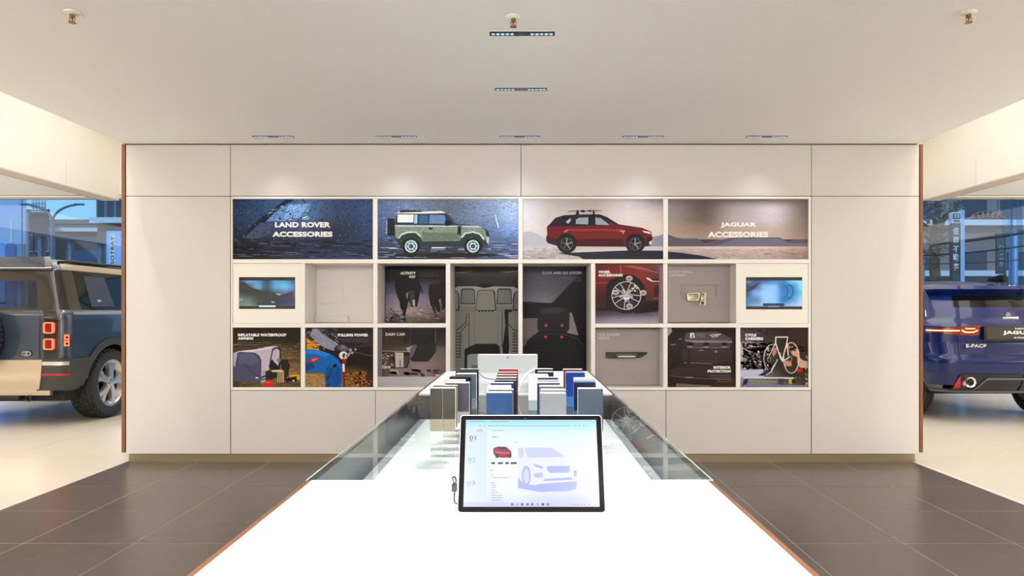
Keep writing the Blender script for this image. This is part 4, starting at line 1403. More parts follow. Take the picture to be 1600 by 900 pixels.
for body, x0, y0, x1, y1, col in (('01', 32, 128, 80, 160, (40, 44, 60)), ('02', 26, 300, 84, 332, (150, 168, 200)), ('03', 22, 478, 82, 508, (150, 162, 204))):
    a = S()
    a.layer = 40
    a.text(body, x0, y0, x1, y1, col, 0.0, 1.0)
    a.poly([(x0 + 2, y1 + 8), (x0 + 24, y1 + 8), (x0 + 24, y1 + 13), (x0 + 2, y1 + 13)], col)
    scr(a)
    o = a.build('step_number', M_tabscreen, tab)
    o['kind'] = 'stuff'
    o.location = (0, 0, 0)
# kickstand: a plate from the middle of the back down to the counter
ks = box('kickstand', -TW / 2 + .012, TW / 2 - .012, 0, .003, -.094, 0, M_tab, tab, bev=.001, seg=1, local=True)
ks.location = (0, TT + .001, .1)
ks.rotation_euler = (R(52), 0, 0)
# charging plug with its ring and cord on the left side
plug = thing('charging_plug', 'black plug with loop at the left edge of the foreground tablet', 'plug', (tx - TW / 2 - .006, ty + .02, TZ))
zp = TZ + .045
box('plug_body', tx - TW / 2 - .013, tx - TW / 2 - .002, ty + .016, ty + .028, zp - .008, zp + .008, M_black, plug, bev=.002)
tube('cord_loop', spline([(tx - TW / 2 - .008, ty + .022, zp + .009), (tx - TW / 2 - .012, ty + .03, zp + .018), (tx - TW / 2 - .006, ty + .04, zp + .010), (tx - TW / 2 - .008, ty + .045, TZ + .008), (tx - TW / 2 + .03, ty + .09, TZ + .003), (tx - TW / 2 + .07, ty + .16, TZ + .003)]), .0018, M_black, plug)

# rear tablet seen from behind
rx, ry = (793.5 - VX) / F * 3.32, 3.32
rt = thing('tablet', 'tablet seen from behind at the far end of the counter', 'tablet', (rx, ry, TZ + .001), 'tablets on the counter', rot=(-R(16), 0, R(180)))
tablet_shell(rt)
prism('back_cover', rrect(-TW / 2 + .0015, TW / 2 - .0015, .0015, TH - .0015, .006), 'y', TT, TT + .0012, M_tabback, rt, local=True)
lathe('rear_camera', [(0, TT + .0022), (.0032, TT + .0022), (.0032, TT + .001)], M_black, rt, 'y', 14, (0.0, 0, TH - .014), local=True)
k2 = box('kickstand', -TW / 2 + .004, TW / 2 - .004, 0, .0035, -.098, 0, M_tabback, rt, bev=.001, seg=1, local=True)
k2.location = (0, TT + .0015, .1)
k2.rotation_euler = (R(32), 0, 0)


def P3(px, py, Y):
    x, z = unproj(px, py, Y)
    return (x, Y, z)


tag(tube('charging_cable', spline([P3(748, 582, 3.27), P3(757, 590, 3.15), P3(770, 593, 3.08), P3(784, 597, 3.05), P3(797, 612, 3.045), P3(803, 621.5, 3.05)]), .0016, M_black), 'thin black cable hanging off the far tablet', 'cable')
tag(tube('charging_cable', spline([P3(842, 577, 3.25), P3(833, 578, 3.18), P3(822, 585, 3.12), P3(813, 599, 3.07), P3(809, 613, 3.045), P3(808, 621, 3.045)]), .0035, mat('white_cable', (238, 238, 236), .4)), 'white cable arching over from the far tablet', 'cable')

# ------------------------------------------------------------------ colour sample blocks
SH = .14


def sample(color, pxl, pxr, ytop, thick, label, band=None, split=False, h=SH, edge=(240, 240, 238), xr=None):
    """a block standing on the lid: front face left/right and top edge read off the photograph"""
    Yb = F * (EYE - TZ - h) / (ytop - VY)
    x0, x1 = (pxl - VX) / F * Yb, (pxr - VX) / F * Yb
    t = thing('colour_sample', label, 'colour sample', ((x0 + x1) / 2, Yb + thick / 2, TZ), 'colour sample blocks on the counter')
    key = 'sample_%d_%d_%d' % tuple(color)
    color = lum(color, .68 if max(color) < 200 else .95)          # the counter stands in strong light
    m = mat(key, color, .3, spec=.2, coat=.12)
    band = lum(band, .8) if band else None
    me_ = mat('sample_edge_%d_%d_%d' % tuple(edge), edge, .4)
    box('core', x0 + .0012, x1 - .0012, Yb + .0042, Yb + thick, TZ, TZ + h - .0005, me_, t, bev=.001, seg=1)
    z0 = TZ + (.04 if band else 0)  # strip in a second tone along the foot of the front
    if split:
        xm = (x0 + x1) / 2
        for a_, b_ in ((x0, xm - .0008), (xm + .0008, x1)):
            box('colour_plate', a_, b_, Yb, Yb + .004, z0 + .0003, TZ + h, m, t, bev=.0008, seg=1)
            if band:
                box('foot_strip', a_, b_, Yb, Yb + .004, TZ, z0 - .0003, mat('strip_%d_%d_%d' % tuple(int(v) for v in band), band, .3), t, bev=.0008, seg=1)
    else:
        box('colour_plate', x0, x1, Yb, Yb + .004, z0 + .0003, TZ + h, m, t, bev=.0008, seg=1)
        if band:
            box('foot_strip', x0, x1, Yb, Yb + .004, TZ, z0 - .0003, mat('strip_%d_%d_%d' % tuple(int(v) for v in band), band, .3), t, bev=.0008, seg=1)
    return t


W_ = (238, 238, 236)
# column 1 (left)
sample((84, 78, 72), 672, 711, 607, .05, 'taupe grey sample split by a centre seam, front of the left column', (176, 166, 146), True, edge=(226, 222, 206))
sample((96, 90, 82), 677, 714, 602.6, .03, 'taupe sample right behind the seamed one in the left column', edge=(214, 210, 196))
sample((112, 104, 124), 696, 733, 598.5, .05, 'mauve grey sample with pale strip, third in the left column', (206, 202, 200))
sample((210, 210, 206), 692, 727, 593.6, .03, 'off-white sample behind the mauve one in the left column')
sample((22, 22, 28), 702, 736, 589.0, .05, 'black sample in the middle of the left column', edge=(40, 40, 46))
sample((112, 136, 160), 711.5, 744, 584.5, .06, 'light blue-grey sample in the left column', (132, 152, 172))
sample((16, 16, 20), 712, 747.5, 580.3, .04, 'black sample behind the blue-grey one, left column', edge=(30, 30, 34))
sample((20, 22, 26), 718, 748, 577.2, .05, 'hindmost black sample of the left column', edge=(176, 178, 180))
# column 2
sample((18, 78, 140), 760, 800, 614.0, .045, 'bright blue sample at the front of the second column')
sample((128, 130, 132), 762.5, 802.5, 609.0, .04, 'grey sample behind the bright blue one, second column')
sample(W_, 761, 799, 604.0, .05, 'white sample third from the front in the second column')
sample((26, 44, 142), 766.5, 802.5, 598.5, .035, 'royal blue sample in the second column', edge=(176, 196, 232))
sample((26, 32, 46), 773, 807, 594.2, .05, 'dark navy sample in the middle of the second column', edge=(60, 70, 90))
sample((84, 70, 66), 775, 807.5, 590.2, .04, 'brown sample with white core, second column')
sample((100, 40, 38), 776, 808, 586.0, .04, 'dark red-brown sample, third from the back in the second column')
sample((150, 34, 34), 777, 808.5, 582.0, .04, 'deep red sample next to last in the second column')
sample((196, 40, 36), 779, 809.5, 577.0, .045, 'vivid red sample at the very back of the second column', edge=(150, 172, 170))
# column 3
sample((178, 180, 190), 844, 885, 614.8, .05, 'silver grey sample at the front of the third column')
sample((150, 150, 148), 845, 885, 609.6, .04, 'warm grey sample second in the third column')
sample((160, 158, 152), 842.5, 880, 603.6, .045, 'white-edged beige grey sample third in the third column')
sample((30, 36, 120), 839.5, 875, 598.4, .05, 'deep blue sample in the middle of the third column', edge=(206, 210, 230))
sample((70, 74, 150), 840, 873, 594.8, .035, 'violet blue sample behind the deep blue one, third column')
sample((40, 36, 40), 840, 872, 590.2, .04, 'charcoal sample with white core, third column')
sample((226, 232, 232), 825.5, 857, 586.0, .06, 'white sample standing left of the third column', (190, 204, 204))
sample((22, 22, 26), 840, 865, 581.2, .045, 'black sample near the back of the third column', edge=(236, 236, 234))
sample((30, 34, 52), 836, 864.5, 576.6, .04, 'dark navy sample hindmost in the third column')
# column 4 (right)
sample((88, 108, 132), 903.4, 942.3, 607.5, .045, 'slate blue sample at the front of the right column')
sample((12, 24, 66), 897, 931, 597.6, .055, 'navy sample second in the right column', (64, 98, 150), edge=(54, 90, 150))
sample((206, 206, 204), 897, 931, 591.5, .05, 'pale grey sample behind the navy one, right column')
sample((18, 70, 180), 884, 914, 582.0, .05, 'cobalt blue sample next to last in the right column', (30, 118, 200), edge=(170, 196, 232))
sample((146, 36, 46), 880.5, 911, 577.4, .05, 'crimson sample at the back of the right column', edge=(246, 240, 236))
# ------------------------------------------------------------------ ceiling fixtures
CZ = 2.645
M_lens = mat('lens', (200, 215, 235), .1, metal=.6, emit=((130, 180, 240), .45))
M_reflector = mat('reflector_black', (24, 24, 26), .15, metal=.4)


def fixture_mesh(t):
    w = .325
    for s in (-1, 1):
        box('rim', -w / 2 - .006, w / 2 + .006, s * .028 - .004, s * .028 + .004, -.0015, 0, M_ceil, t, local=True)
        box('rim', s * (w / 2 + .003) - .003, s * (w / 2 + .003) + .003, -.023, .023, -.0015, 0, M_ceil, t, local=True)
    box('tray', -w / 2, w / 2, -.0235, .0235, -.004, -.0005, M_reflector, t, local=True)
    for k in range(10):
        x = -w / 2 + .018 + (k % 5) * .0235 + (0 if k < 5 else .195)
        o = lathe('lens', [(0, -.009), (.006, -.0086), (.0095, -.0065), (.0102, -.0042)], M_lens, t, 'z', 12, (0, 0, 0), local=True) if k == 0 else None
        if k == 0:
            lm = o.data
        else:
            o = bpy.data.objects.new('lens', lm)
            COL.objects.link(o)
            o.parent = t
        o.location = (x, 0, 0)


def copy_tree(src, loc, label):
    c = src.copy()
    COL.objects.link(c)
    c.location = loc
    c['label'] = label
    for ch in src.children:
        d = ch.copy()
        COL.objects.link(d)
        d.parent = c
    return c


spots = [(-1.97, 5.397, 'far left recessed light strip close to the display wall'), (-.99, 5.397, 'second light strip from the left along the display wall'),
         (-.012, 5.397, 'middle light strip along the display wall'), (.97, 5.397, 'second light strip from the right along the display wall'), (1.955, 5.397, 'far right recessed light strip close to the display wall'),
         (0.0, 4.246, 'light strip over the counter, nearer the display wall'), (.006, 3.395, 'largest light strip, beside the middle sprinkler')]
proto = None
for x, y, lab in spots:
    if proto is None:
        proto = thing('recessed_light', lab, 'ceiling light', (x, y, CZ), 'recessed light strips')
        fixture_mesh(proto)
    else:
        copy_tree(proto, (x, y, CZ), lab)
NEUT = (1, .97, .94)
for x, y, lab in spots[:5]:
    lamp('SPOT', 'wall_wash_spot', (x, y, CZ - .012), 9, (.96, .98, 1), (R(2), 0, 0), spot_size=R(96), spot_blend=1.0, shadow_soft_size=.05)
for x, y, e in ((0, 4.246, 220), (0, 3.37, 330)):
    lamp('SPOT', 'counter_spot', (x, y, CZ - .012), e, (.98, .99, 1), (0, 0, 0), spot_size=R(62), spot_blend=.8, shadow_soft_size=.34)
for x, y, e in ((0, 2.4, 360), (0, 1.5, 650), (0, .7, 1050)):
    lamp('SPOT', 'counter_spot', (x, y, CZ - .012), e, (.98, .99, 1), (0, 0, 0), spot_size=R(62), spot_blend=.8, shadow_soft_size=.34)


def sprinkler(x, y, label):
    t = thing('sprinkler', label, 'sprinkler', (x, y, CZ), 'ceiling sprinklers')
    t.scale = (1, 1, .8)
    lathe('escutcheon', [(0, 0), (.036, 0), (.036, -.003), (.024, -.009), (.012, -.011), (.012, -.012)], M_ceil, t, 'z', 24, local=True)
    lathe('body', [(.0085, -.010), (.012, -.014), (.012, -.026), (.009, -.030), (0, -.030)], M_brass, t, 'z', 16, local=True)
    for s in (-1, 1):
        tube('frame_arm', [(s * .010, 0, -.028), (s * .013, 0, -.036), (s * .010, 0, -.047), (s * .003, 0, -.055)], .0022, M_brass, t, 6, local=True)
    lathe('glass_bulb', [(0, -.030), (.0026, -.032), (.003, -.042), (.0015, -.052), (0, -.053)], mat('sprinkler_bulb', (140, 40, 30), .1), t, 'z', 10, local=True)
    lathe('deflector', [(0, -.054), (.005, -.054), (.017, -.058), (.017, -.0592), (.005, -.0555), (0, -.0555)], M_brass, t, 'z', 20, local=True)


sprinkler(-2.09, 3.16, 'brass ceiling sprinkler on the far left of the ceiling')
sprinkler(-.036, 3.205, 'brass ceiling sprinkler in the middle beside a light strip')
sprinkler(2.085, 3.16, 'brass ceiling sprinkler on the far right of the ceiling')
# ------------------------------------------------------------------ cars


class Shell:
    """car skin: plan outlines at many heights.  P(s, z, side): s 0..1 rear face from the middle out,
    1..2 rear corner, 2..3 flank, 3..4 front corner, 4..5 front face back to the middle"""

    def __init__(self, keys):
        # key: z, y_rear, bow_rear, half width, rear width, corner r, y_front, front width
        self.K = keys

    def at(self, z):
        K = self.K
        if z <= K[0][0]:
            return K[0][1:]
        for a, b in zip(K, K[1:]):
            if z <= b[0]:
                t = (z - a[0]) / (b[0] - a[0])
                return [p + (q - p) * t for p, q in zip(a[1:], b[1:])]
        return K[-1][1:]

    def P(self, s, z, side):
        yr, bow, w, wr, r, yf, wf = self.at(z)
        r = min(r, wr * .8)
        if s <= 1:
            x = s * (wr - r)
            y = yr + bow * (x / wr) ** 2
        elif s <= 2:
            a = (s - 1) * math.pi / 2
            y0 = yr + bow * ((wr - r) / wr) ** 2
            x = wr - r + r * math.sin(a)
            y = y0 + r * (1 - math.cos(a))
        elif s <= 3:
            t = s - 2
            y0 = yr + bow * ((wr - r) / wr) ** 2 + r
            y1 = yf - .35
            y = y0 + (y1 - y0) * t
            # flank swells from the rear width to the full width and narrows at the nose
            e = 1 - (1 - min(1, t / .3)) ** 2
            q = max(0, (t - .7) / .3) ** 2
            x = wr + (w - wr) * e
            x = x + (wf + .12 - x) * q
            x = max(x, .02)
        elif s <= 4:
            a = (s - 3) * math.pi / 2
            x = wf + .12 - (1 - math.cos(a)) * .22
            y = yf - .35 + .25 * math.sin(a)
        else:
            t = s - 4
            x = max(0, (wf - .10)) * (1 - t)
            y = yf - .10 + .10 * (1 - (1 - t) ** 2)
        return Vector((side * max(x, 0), y, z))

    def N(self, s, z, side):
        e = .01
        a = self.P(min(s + e, 5), z, side) - self.P(max(s - e, 0), z, side)
        b = self.P(s, z + e, side) - self.P(s, z - e, side)
        n = a.cross(b) * side
        return n.normalized() if n.length > 1e-9 else Vector((0, -1, 0))

    def patch(self, name, parent, m, s0, s1, z0, z1, off=0.0, ns=12, nz=6, sides=(1,), cut=None, thick=0.0, smooth=True, mid=False):
        """a piece of the skin; z0, z1 may be functions of s; cut(p) drops faces; mid mirrors across the middle"""
        f0 = z0 if callable(z0) else (lambda s: z0)
        f1 = z1 if callable(z1) else (lambda s: z1)
        cols = []
        if mid:
            for i in range(ns, 0, -1):
                cols.append((s0 + (s1 - s0) * i / ns, -1))
            for i in range(ns + 1):
                cols.append((s0 + (s1 - s0) * i / ns, 1))
        else:
            for i in range(ns + 1):
                cols.append((s0 + (s1 - s0) * i / ns, sides[0]))
        V, Fs = [], []
        for lay in ((off,) if not thick else (off, off - thick)):
            for s, sd in cols:
                for k in range(nz + 1):
                    z = f0(s) + (f1(s) - f0(s)) * k / nz
                    V.append(self.P(s, z, sd) + self.N(s, z, sd) * lay)
        n, m_ = len(cols), nz + 1
        for i in range(n - 1):
            for k in range(nz):
                q = (i * m_ + k, (i + 1) * m_ + k, (i + 1) * m_ + k + 1, i * m_ + k + 1)
                c = sum((V[j] for j in q), Vector()) / 4
                if cut and cut(c):
                    continue
                Fs.append(q)
                if thick:
                    o = n * m_
                    Fs.append(tuple(j + o for j in reversed(q)))
        if thick and not cut:
            o = n * m_
            for i in range(n - 1):
                for k in (0, nz):
                    Fs.append((i * m_ + k, (i + 1) * m_ + k, (i + 1) * m_ + k + o, i * m_ + k + o))
            for k in range(nz):
                for i in (0, n - 1):
                    Fs.append((i * m_ + k, i * m_ + k + 1, i * m_ + k + 1 + o, i * m_ + k + o))
        bm = bmesh.new()
        bv = [bm.verts.new(v) for v in V]
        for f in Fs:
            try:
                bm.faces.new([bv[i] for i in f])
            except ValueError:
                pass
        loose = [v for v in bm.verts if not v.link_faces]
        bmesh.ops.delete(bm, geom=loose, context='VERTS')
        bmesh.ops.remove_doubles(bm, verts=bm.verts, dist=1e-4)
        return frombm(name, bm, m, parent, smooth, True, 50)


def wheel(parent, x, y, z, R0, rim, side, width, spokes, m_rim, tread, pair=.2):
    """wheel as a part with tyre, rim and spokes; axis along x, outer face towards side"""
    h = bpy.data.objects.new('wheel', None)
    COL.objects.link(h)
    h.parent = parent
    h.location = (x, y, z)
    w = width
    o = side * w / 2
    prof = [(rim, -o), (rim + .02, -o * 1.02), (R0 - .035, -o * 1.03), (R0 - .02, -o * .9), (R0 - .013, -o * .6), (R0 - .013, o * .6), (R0 - .02, o * .9), (R0 - .035, o * 1.03), (rim + .02, o * 1.02), (rim, o)]
    lathe('tyre', prof, M_rubber, h, 'x', 56, local=True)
    V, Fs = [], []

    def blk(a0, a1, x0, x1, r1, r0=None, sk=0.0):
        b = len(V)
        for r in (r0 or R0 - .018, r1):
            for aa, xx in ((a0, x0), (a1, x0), (a1 + sk, x1), (a0 + sk, x1)):
                V.append((xx, r * math.cos(aa), r * math.sin(aa)))
        for q in ((4, 5, 6, 7), (0, 1, 5, 4), (1, 2, 6, 5), (2, 3, 7, 6), (3, 0, 4, 7)):
            Fs.append(tuple(b + j for j in q))
    nb = 44
    for k in range(nb):
        st = 2 * math.pi / nb
        for j in range(5):
            if tread == 'block':
                x0 = -w / 2 * .94 + j * w * .94 / 5 + .004
                blk(st * (k + .5 * (j % 2)), st * (k +   .5 * (j % 2) + .60), x0, x0 + w * .94 / 5 - .016, R0 + .003, sk=st * .18 * (1 if j % 2 else -1))
            else:
                x0 = -w / 2 * .9 + j * w * .9 / 5 + .004
                blk(st * k, st * (k + .94), x0, x0 + w * .9 / 5 - .01, R0 + .003)
        if tread == 'block':
            for sx in (-1, 1):
                blk(st * k, st * (k + .55), sx * w * .46, sx * w * .525, R0 - .012, R0 - .06)
    tr = mk('tread', V, Fs, M_rubber, h, False, True)
    tr['kind'] = 'stuff'
    lathe('rim', [(rim, -o), (rim - .01, -o * .9), (rim - .045, -o * .6), (rim - .05, o * .5), (rim - .015, o * .86), (rim - .006, o * .98), (rim + .012, o * 1.02)], m_rim, h, 'x', 48, local=True)
    lathe('brake_drum', [(0, o * .25), (rim * .62, o * .25), (rim * .64, o * .18), (rim * .64, -o * .3)], M_darkmetal, h, 'x', 32, local=True)
    # spokes
    for k in range(spokes):
        a = 2 * math.pi * (k + .12) / spokes
        V, Fs = [], []
        for d in (-1, 1):
            b = len(V)
            r_in, r_out = .045, rim - .012
            wa, wb_ = .024, .030
            for r, ang, hw, dep in ((r_in, a + d * .10, wa, .0), (r_out * .6, a + d * pair * .55, wa, .008), (r_out, a + d * pair, wb_, .012)):
                c = Vector((0, r * math.cos(ang), r * math.sin(ang)))
                tg = Vector((0, -math.sin(ang), math.cos(ang)))
                for sgn, xx in ((-1, .93), (1, .93), (1, .55), (-1, .55)):
                    V.append(c + tg * sgn * hw * (1 if xx > .8 else 1.2) + Vector((o * xx - side * dep, 0, 0)))
            for j in range(2):
                for e in range(4):
                    Fs.append((b + j * 4 + e, b + j * 4 + (e + 1) % 4, b + j * 4 + 4 + (e + 1) % 4, b + j * 4 + 4 + e))
            Fs.append((b + 8, b + 9, b + 10, b + 11))
        mk('spoke', V, Fs, m_rim, h, True, True)
    lathe('hub_cap', [(0, o * 1.0), (.03, o * 1.0), (.058, o * .96), (.07, o * .86), (.07, o * .5)], m_rim, h, 'x', 24, local=True)
    for k in range(5):
        a = 2 * math.pi * (k + .6) / 5
        lathe('wheel_nut', [(0, o * 1.0), (.008, o * 1.0), (.009, o * .9)], M_darkmetal, h, 'x', 8, (0, .05 * math.cos(a), .05 * math.sin(a)), local=True)
    return h


def letters(parent, body, x0, x1, z0, z1, y, m, th=.002, bold=.02, nm='lettering'):
    vs, fs, w, h = text_polys(body, bold, 1.1)
    n = len(vs)
    V = [(x0 + u * (x1 - x0), y, z0 + v * (z1 - z0)) for u, v in vs]
    return mk(nm, V, fs, m, parent, False, True)


def axis_oval(nm, parent, m, loc, rx, rz, dx, dy, th):
    """oval badge plate; (dx,dy) is its facing direction in plan"""
    pts = []
    n = 20
    d = Vector((dx, dy, 0)).normalized()
    u = Vector((-d.y, d.x, 0))
    V = []
    for lay in (0, th):
        for i in range(n):
            a = 2 * math.pi * i / n
            V.append(Vector(loc) + u * rx * math.cos(a) + Vector((0, 0, rz * math.sin(a))) + d * lay)
    Fs = [tuple(range(n)), tuple(range(n, 2 * n))] + [(i, (i + 1) % n, n + (i + 1) % n, n + i) for i in range(n)]
    return mk(nm, V, Fs, m, parent, False, True)


def arch_ring(nm, parent, m, shell, yc, zc, r0, r1, side, z_lo, off, th=.012, n=26, a0=-20, a1=200):
    """plastic wheel arch: an annulus laid on the flank"""
    V, Fs = [], []
    for lay in (0, 1):
        for i in range(n + 1):
            a = R(a0 + (a1 - a0) * i / n)
            for r in (r0, r1):
                y, z = yc + r * math.cos(a), max(z_lo, zc + r * math.sin(a))
                # find the flank x at (y,z)
                yr, bow, w, wr, rr, yf, wf = shell.at(z)
                s = 2.0
                best = None
                for q in range(41):
                    s_ = 1.0 + 2.0 * q / 40
                    p = shell.P(s_, z, side)
                    dd = abs(p.y - y)
                    if best is None or dd < best[0]:
                        best = (dd, p.x)
                V.append((best[1] + side * (off if lay else off - th), y, z))
    m_ = (n + 1) * 2
    for i in range(n):
        b = i * 2
        Fs.append((b, b + 1, b + 3, b + 2))
        Fs.append((m_ + b, m_ + b + 1, m_ + b + 3, m_ + b + 2))
        Fs.append((b, b + 2, m_ + b + 2, m_ + b))
        Fs.append((b + 1, b + 3, m_ + b + 3, m_ + b + 1))
    return mk(nm, V, Fs, m, parent, True, True)


def half_well(parent, yc, zc, r, x0, x1, n=24):
    """wheel housing: the upper half of a drum, open below"""
    V, Fs = [], []
    for x in (x0, x1):
        for i in range(n + 1):
            a = R(-4 + 188 * i / n)
            V.append((x, yc + r * math.cos(a), zc + r * math.sin(a)))
    for i in range(n):
        Fs.append((i, i + 1, n + 2 + i, n + 1 + i))
    Fs.append(tuple(range(n + 1)))
    return mk('wheel_well', V, Fs, M_under, parent, True, True)


M_privacy = mat('privacy_glass', (10, 10, 11), .06, spec=.28, coat=0)
M_carglass = glass('car_glass', (170, 190, 196), 1.45)
M_redlens = mat('red_lens', (120, 8, 10), .12, coat=.5)
M_redglow = mat('lit_tail_light', (255, 90, 60), .3, emit=((255, 96, 60), 2.2))
M_warmglow = mat('lit_light_bar', (255, 170, 110), .3, emit=((255, 170, 110), 2.6))
M_plastic = mat('grey_bumper_plastic', (58, 57, 56), .55, noise=(60, .08))
M_skid = mat('satin_skid_plate', (196, 182, 164), .32, metal=.75)
M_alloy = mat('alloy_wheel', (206, 202, 198), .25, metal=.8)
M_under = mat('underbody', (20, 19, 19), .8)
M_seat = mat('car_seat', (40, 36, 34), .6)

# ---- off-road car, left ------------------------------------------------------------------
DX, DY = -5.85, 7.17
M_dpaint = mat('slate_blue_paint', (50, 63, 80), .25, metal=.1, coat=.9)
M_droof = mat('dark_roof_paint', (52, 60, 74), .2, metal=.3, coat=.8)
car = thing('offroad_car', 'slate blue boxy off-road car seen from behind on the left', 'car', (DX, DY, 0))
# z, y_rear, bow, w, w_rear, r, y_front, w_front
SD = Shell([(.40, .16, .02, .95, .90, .14, 4.45, .70), (.56, .10, .02, .985, .965, .13, 4.58, .74), (.75, .09, .02, .995, .98, .12, 4.62, .76), (1.0, .09, .02, .995, .98, .12, 4.60, .76),
            (1.16, .10, .02, .992, .975, .12, 4.55, .74), (1.225, .105, .02, .985, .965, .12, 4.45, .70), (1.265, .12, .02, .945, .93, .11, 3.55, .70), (1.30, .13, .02, .93, .915, .10, 3.50, .70),
            (1.68, .20, .02, .825, .80, .09, 3.12, .60), (1.73, .215, .02, .80, .775, .09, 3.05, .58), (1.79, .26, .03, .75, .72, .10, 2.95, .5), (1.835, .34, .05, .64, .60, .14, 2.8, .4), (1.86, .55, .05, .40, .36, .16, 2.5, .2)])
WY, WR = .89, .405
FY = WY + 3.02


def dcut(p):
    for yy in (WY, FY):
        if math.hypot(p.y - yy, p.z - .405) < .50:
            return True
    return False


SD.patch('body', car, M_dpaint, 0, 5, .56, 1.265, ns=300, nz=36, mid=True, cut=dcut)
SD.patch('sill', car, M_plastic, 1.6, 3.2, .38, .56, ns=160, nz=6, sides=(1,), cut=dcut)
SD.patch('sill', car, M_plastic, 1.6, 3.2, .38, .56, ns=160, nz=6, sides=(-1,), cut=dcut)
SD.patch('front_bumper', car, M_plastic, 3.0, 5, .38, .60, off=.01, ns=40, nz=6, mid=True)
# glasshouse
SD.patch('rear_window', car, M_carglass, 0, .80, 1.30, 1.585, ns=10, nz=10, mid=True, off=0)
SD.patch('rear_pillar', car, M_gloss, .80, 2.06, 1.265, 1.70, ns=16, nz=8, sides=(1,))
SD.patch('rear_pillar', car, M_gloss, .80, 1.3, 1.265, 1.70, ns=16, nz=8, sides=(-1,))
SD.patch('rear_header', car, M_gloss, 0, .80, 1.585, 1.70, ns=10, nz=4, mid=True)
SD.patch('rear_lower_trim', car, M_gloss, 0, .80, 1.265, 1.30, ns=10, nz=2, mid=True)
for sd in (1, -1):
    SD.patch('side_window', car, M_privacy if sd > 0 else M_carglass, 2.06 if sd > 0 else 1.3, 2.95, 1.265, 1.70, ns=30, nz=8, sides=(sd,))
    SD.patch('windscreen_pillar', car, M_gloss, 2.95, 4.1, 1.265, 1.70, ns=14, nz=6, sides=(sd,))
    # body-coloured panel on the quarter window with its badge
    gp = SD.patch('signature_panel', car, mat('panel_slate', (62, 65, 74), .4, spec=.3), 2.125, 2.275, 1.305, 1.655, ns=6, nz=4, sides=(sd,), off=.006, thick=.005)
    SD.patch('badge', gp, M_silver, 2.170, 2.195, 1.36, 1.385, ns=4, nz=2, sides=(sd,), off=.008)
    SD.patch('belt_highlight', car, mat('belt_highlight_paint', (120, 132, 150), .2, metal=.4, coat=.8), 2.0, 3.0, 1.212, 1.242, ns=24, nz=2, sides=(sd,), off=.003)  # lighter strip puts the shoulder's highlight into the colour
    SD.patch('roof_gutter', car, mat('gutter_reflection', (176, 164, 146), .25, metal=.6), 1.9, 3.0, 1.705, 1.775, ns=24, nz=3, sides=(sd,), off=.010, thick=.01)  # beige paints the ceiling's reflection onto the gutter
    tube('roof_rail', [(sd * .72, .36, 1.795), (sd * .725, .45, 1.812), (sd * .725, 2.4, 1.835), (sd * .70, 2.55, 1.81)], .018, M_black, car, local=True)
SD.patch('windscreen', car, M_carglass, 4.1, 5, 1.265, 1.70, ns=10, nz=8, mid=True)
SD.patch('roof', car, M_droof, 0, 5, 1.70, 1.86, ns=60, nz=8, mid=True)
V = [SD.P(5 * i / 60, 1.86, sd) for sd in (1, -1) for i in range(61)]
mk('roof_panel', V, [(i, i + 1, 61 + i + 1, 61 + i) for i in range(60)], M_droof, car, True, True)
# tailgate spoiler with bright lower edge
SD.patch('spoiler', car, M_droof, 0, 1.35, 1.715, 1.79, off=.07, ns=14, nz=4, mid=True, thick=.06)
SD.patch('spoiler_edge', car, M_silver, 0, 1.30, 1.700, 1.712, off=.06, ns=14, nz=1, mid=True, thick=.05)
mk('deck', [(-.9, .3, 1.24), (.9, .3, 1.24), (.9, 3.4, 1.24), (-.9, 3.4, 1.24)], [(0, 1, 2, 3)], M_under, car, False, True)
for x in (-.36, .36):
    for yy in (2.35,):
        prism('headrest', rrect(x - .13, x + .13, 1.32, 1.52, .05), 'y', yy, yy + .1, M_seat, car, local=True, bev=.02)
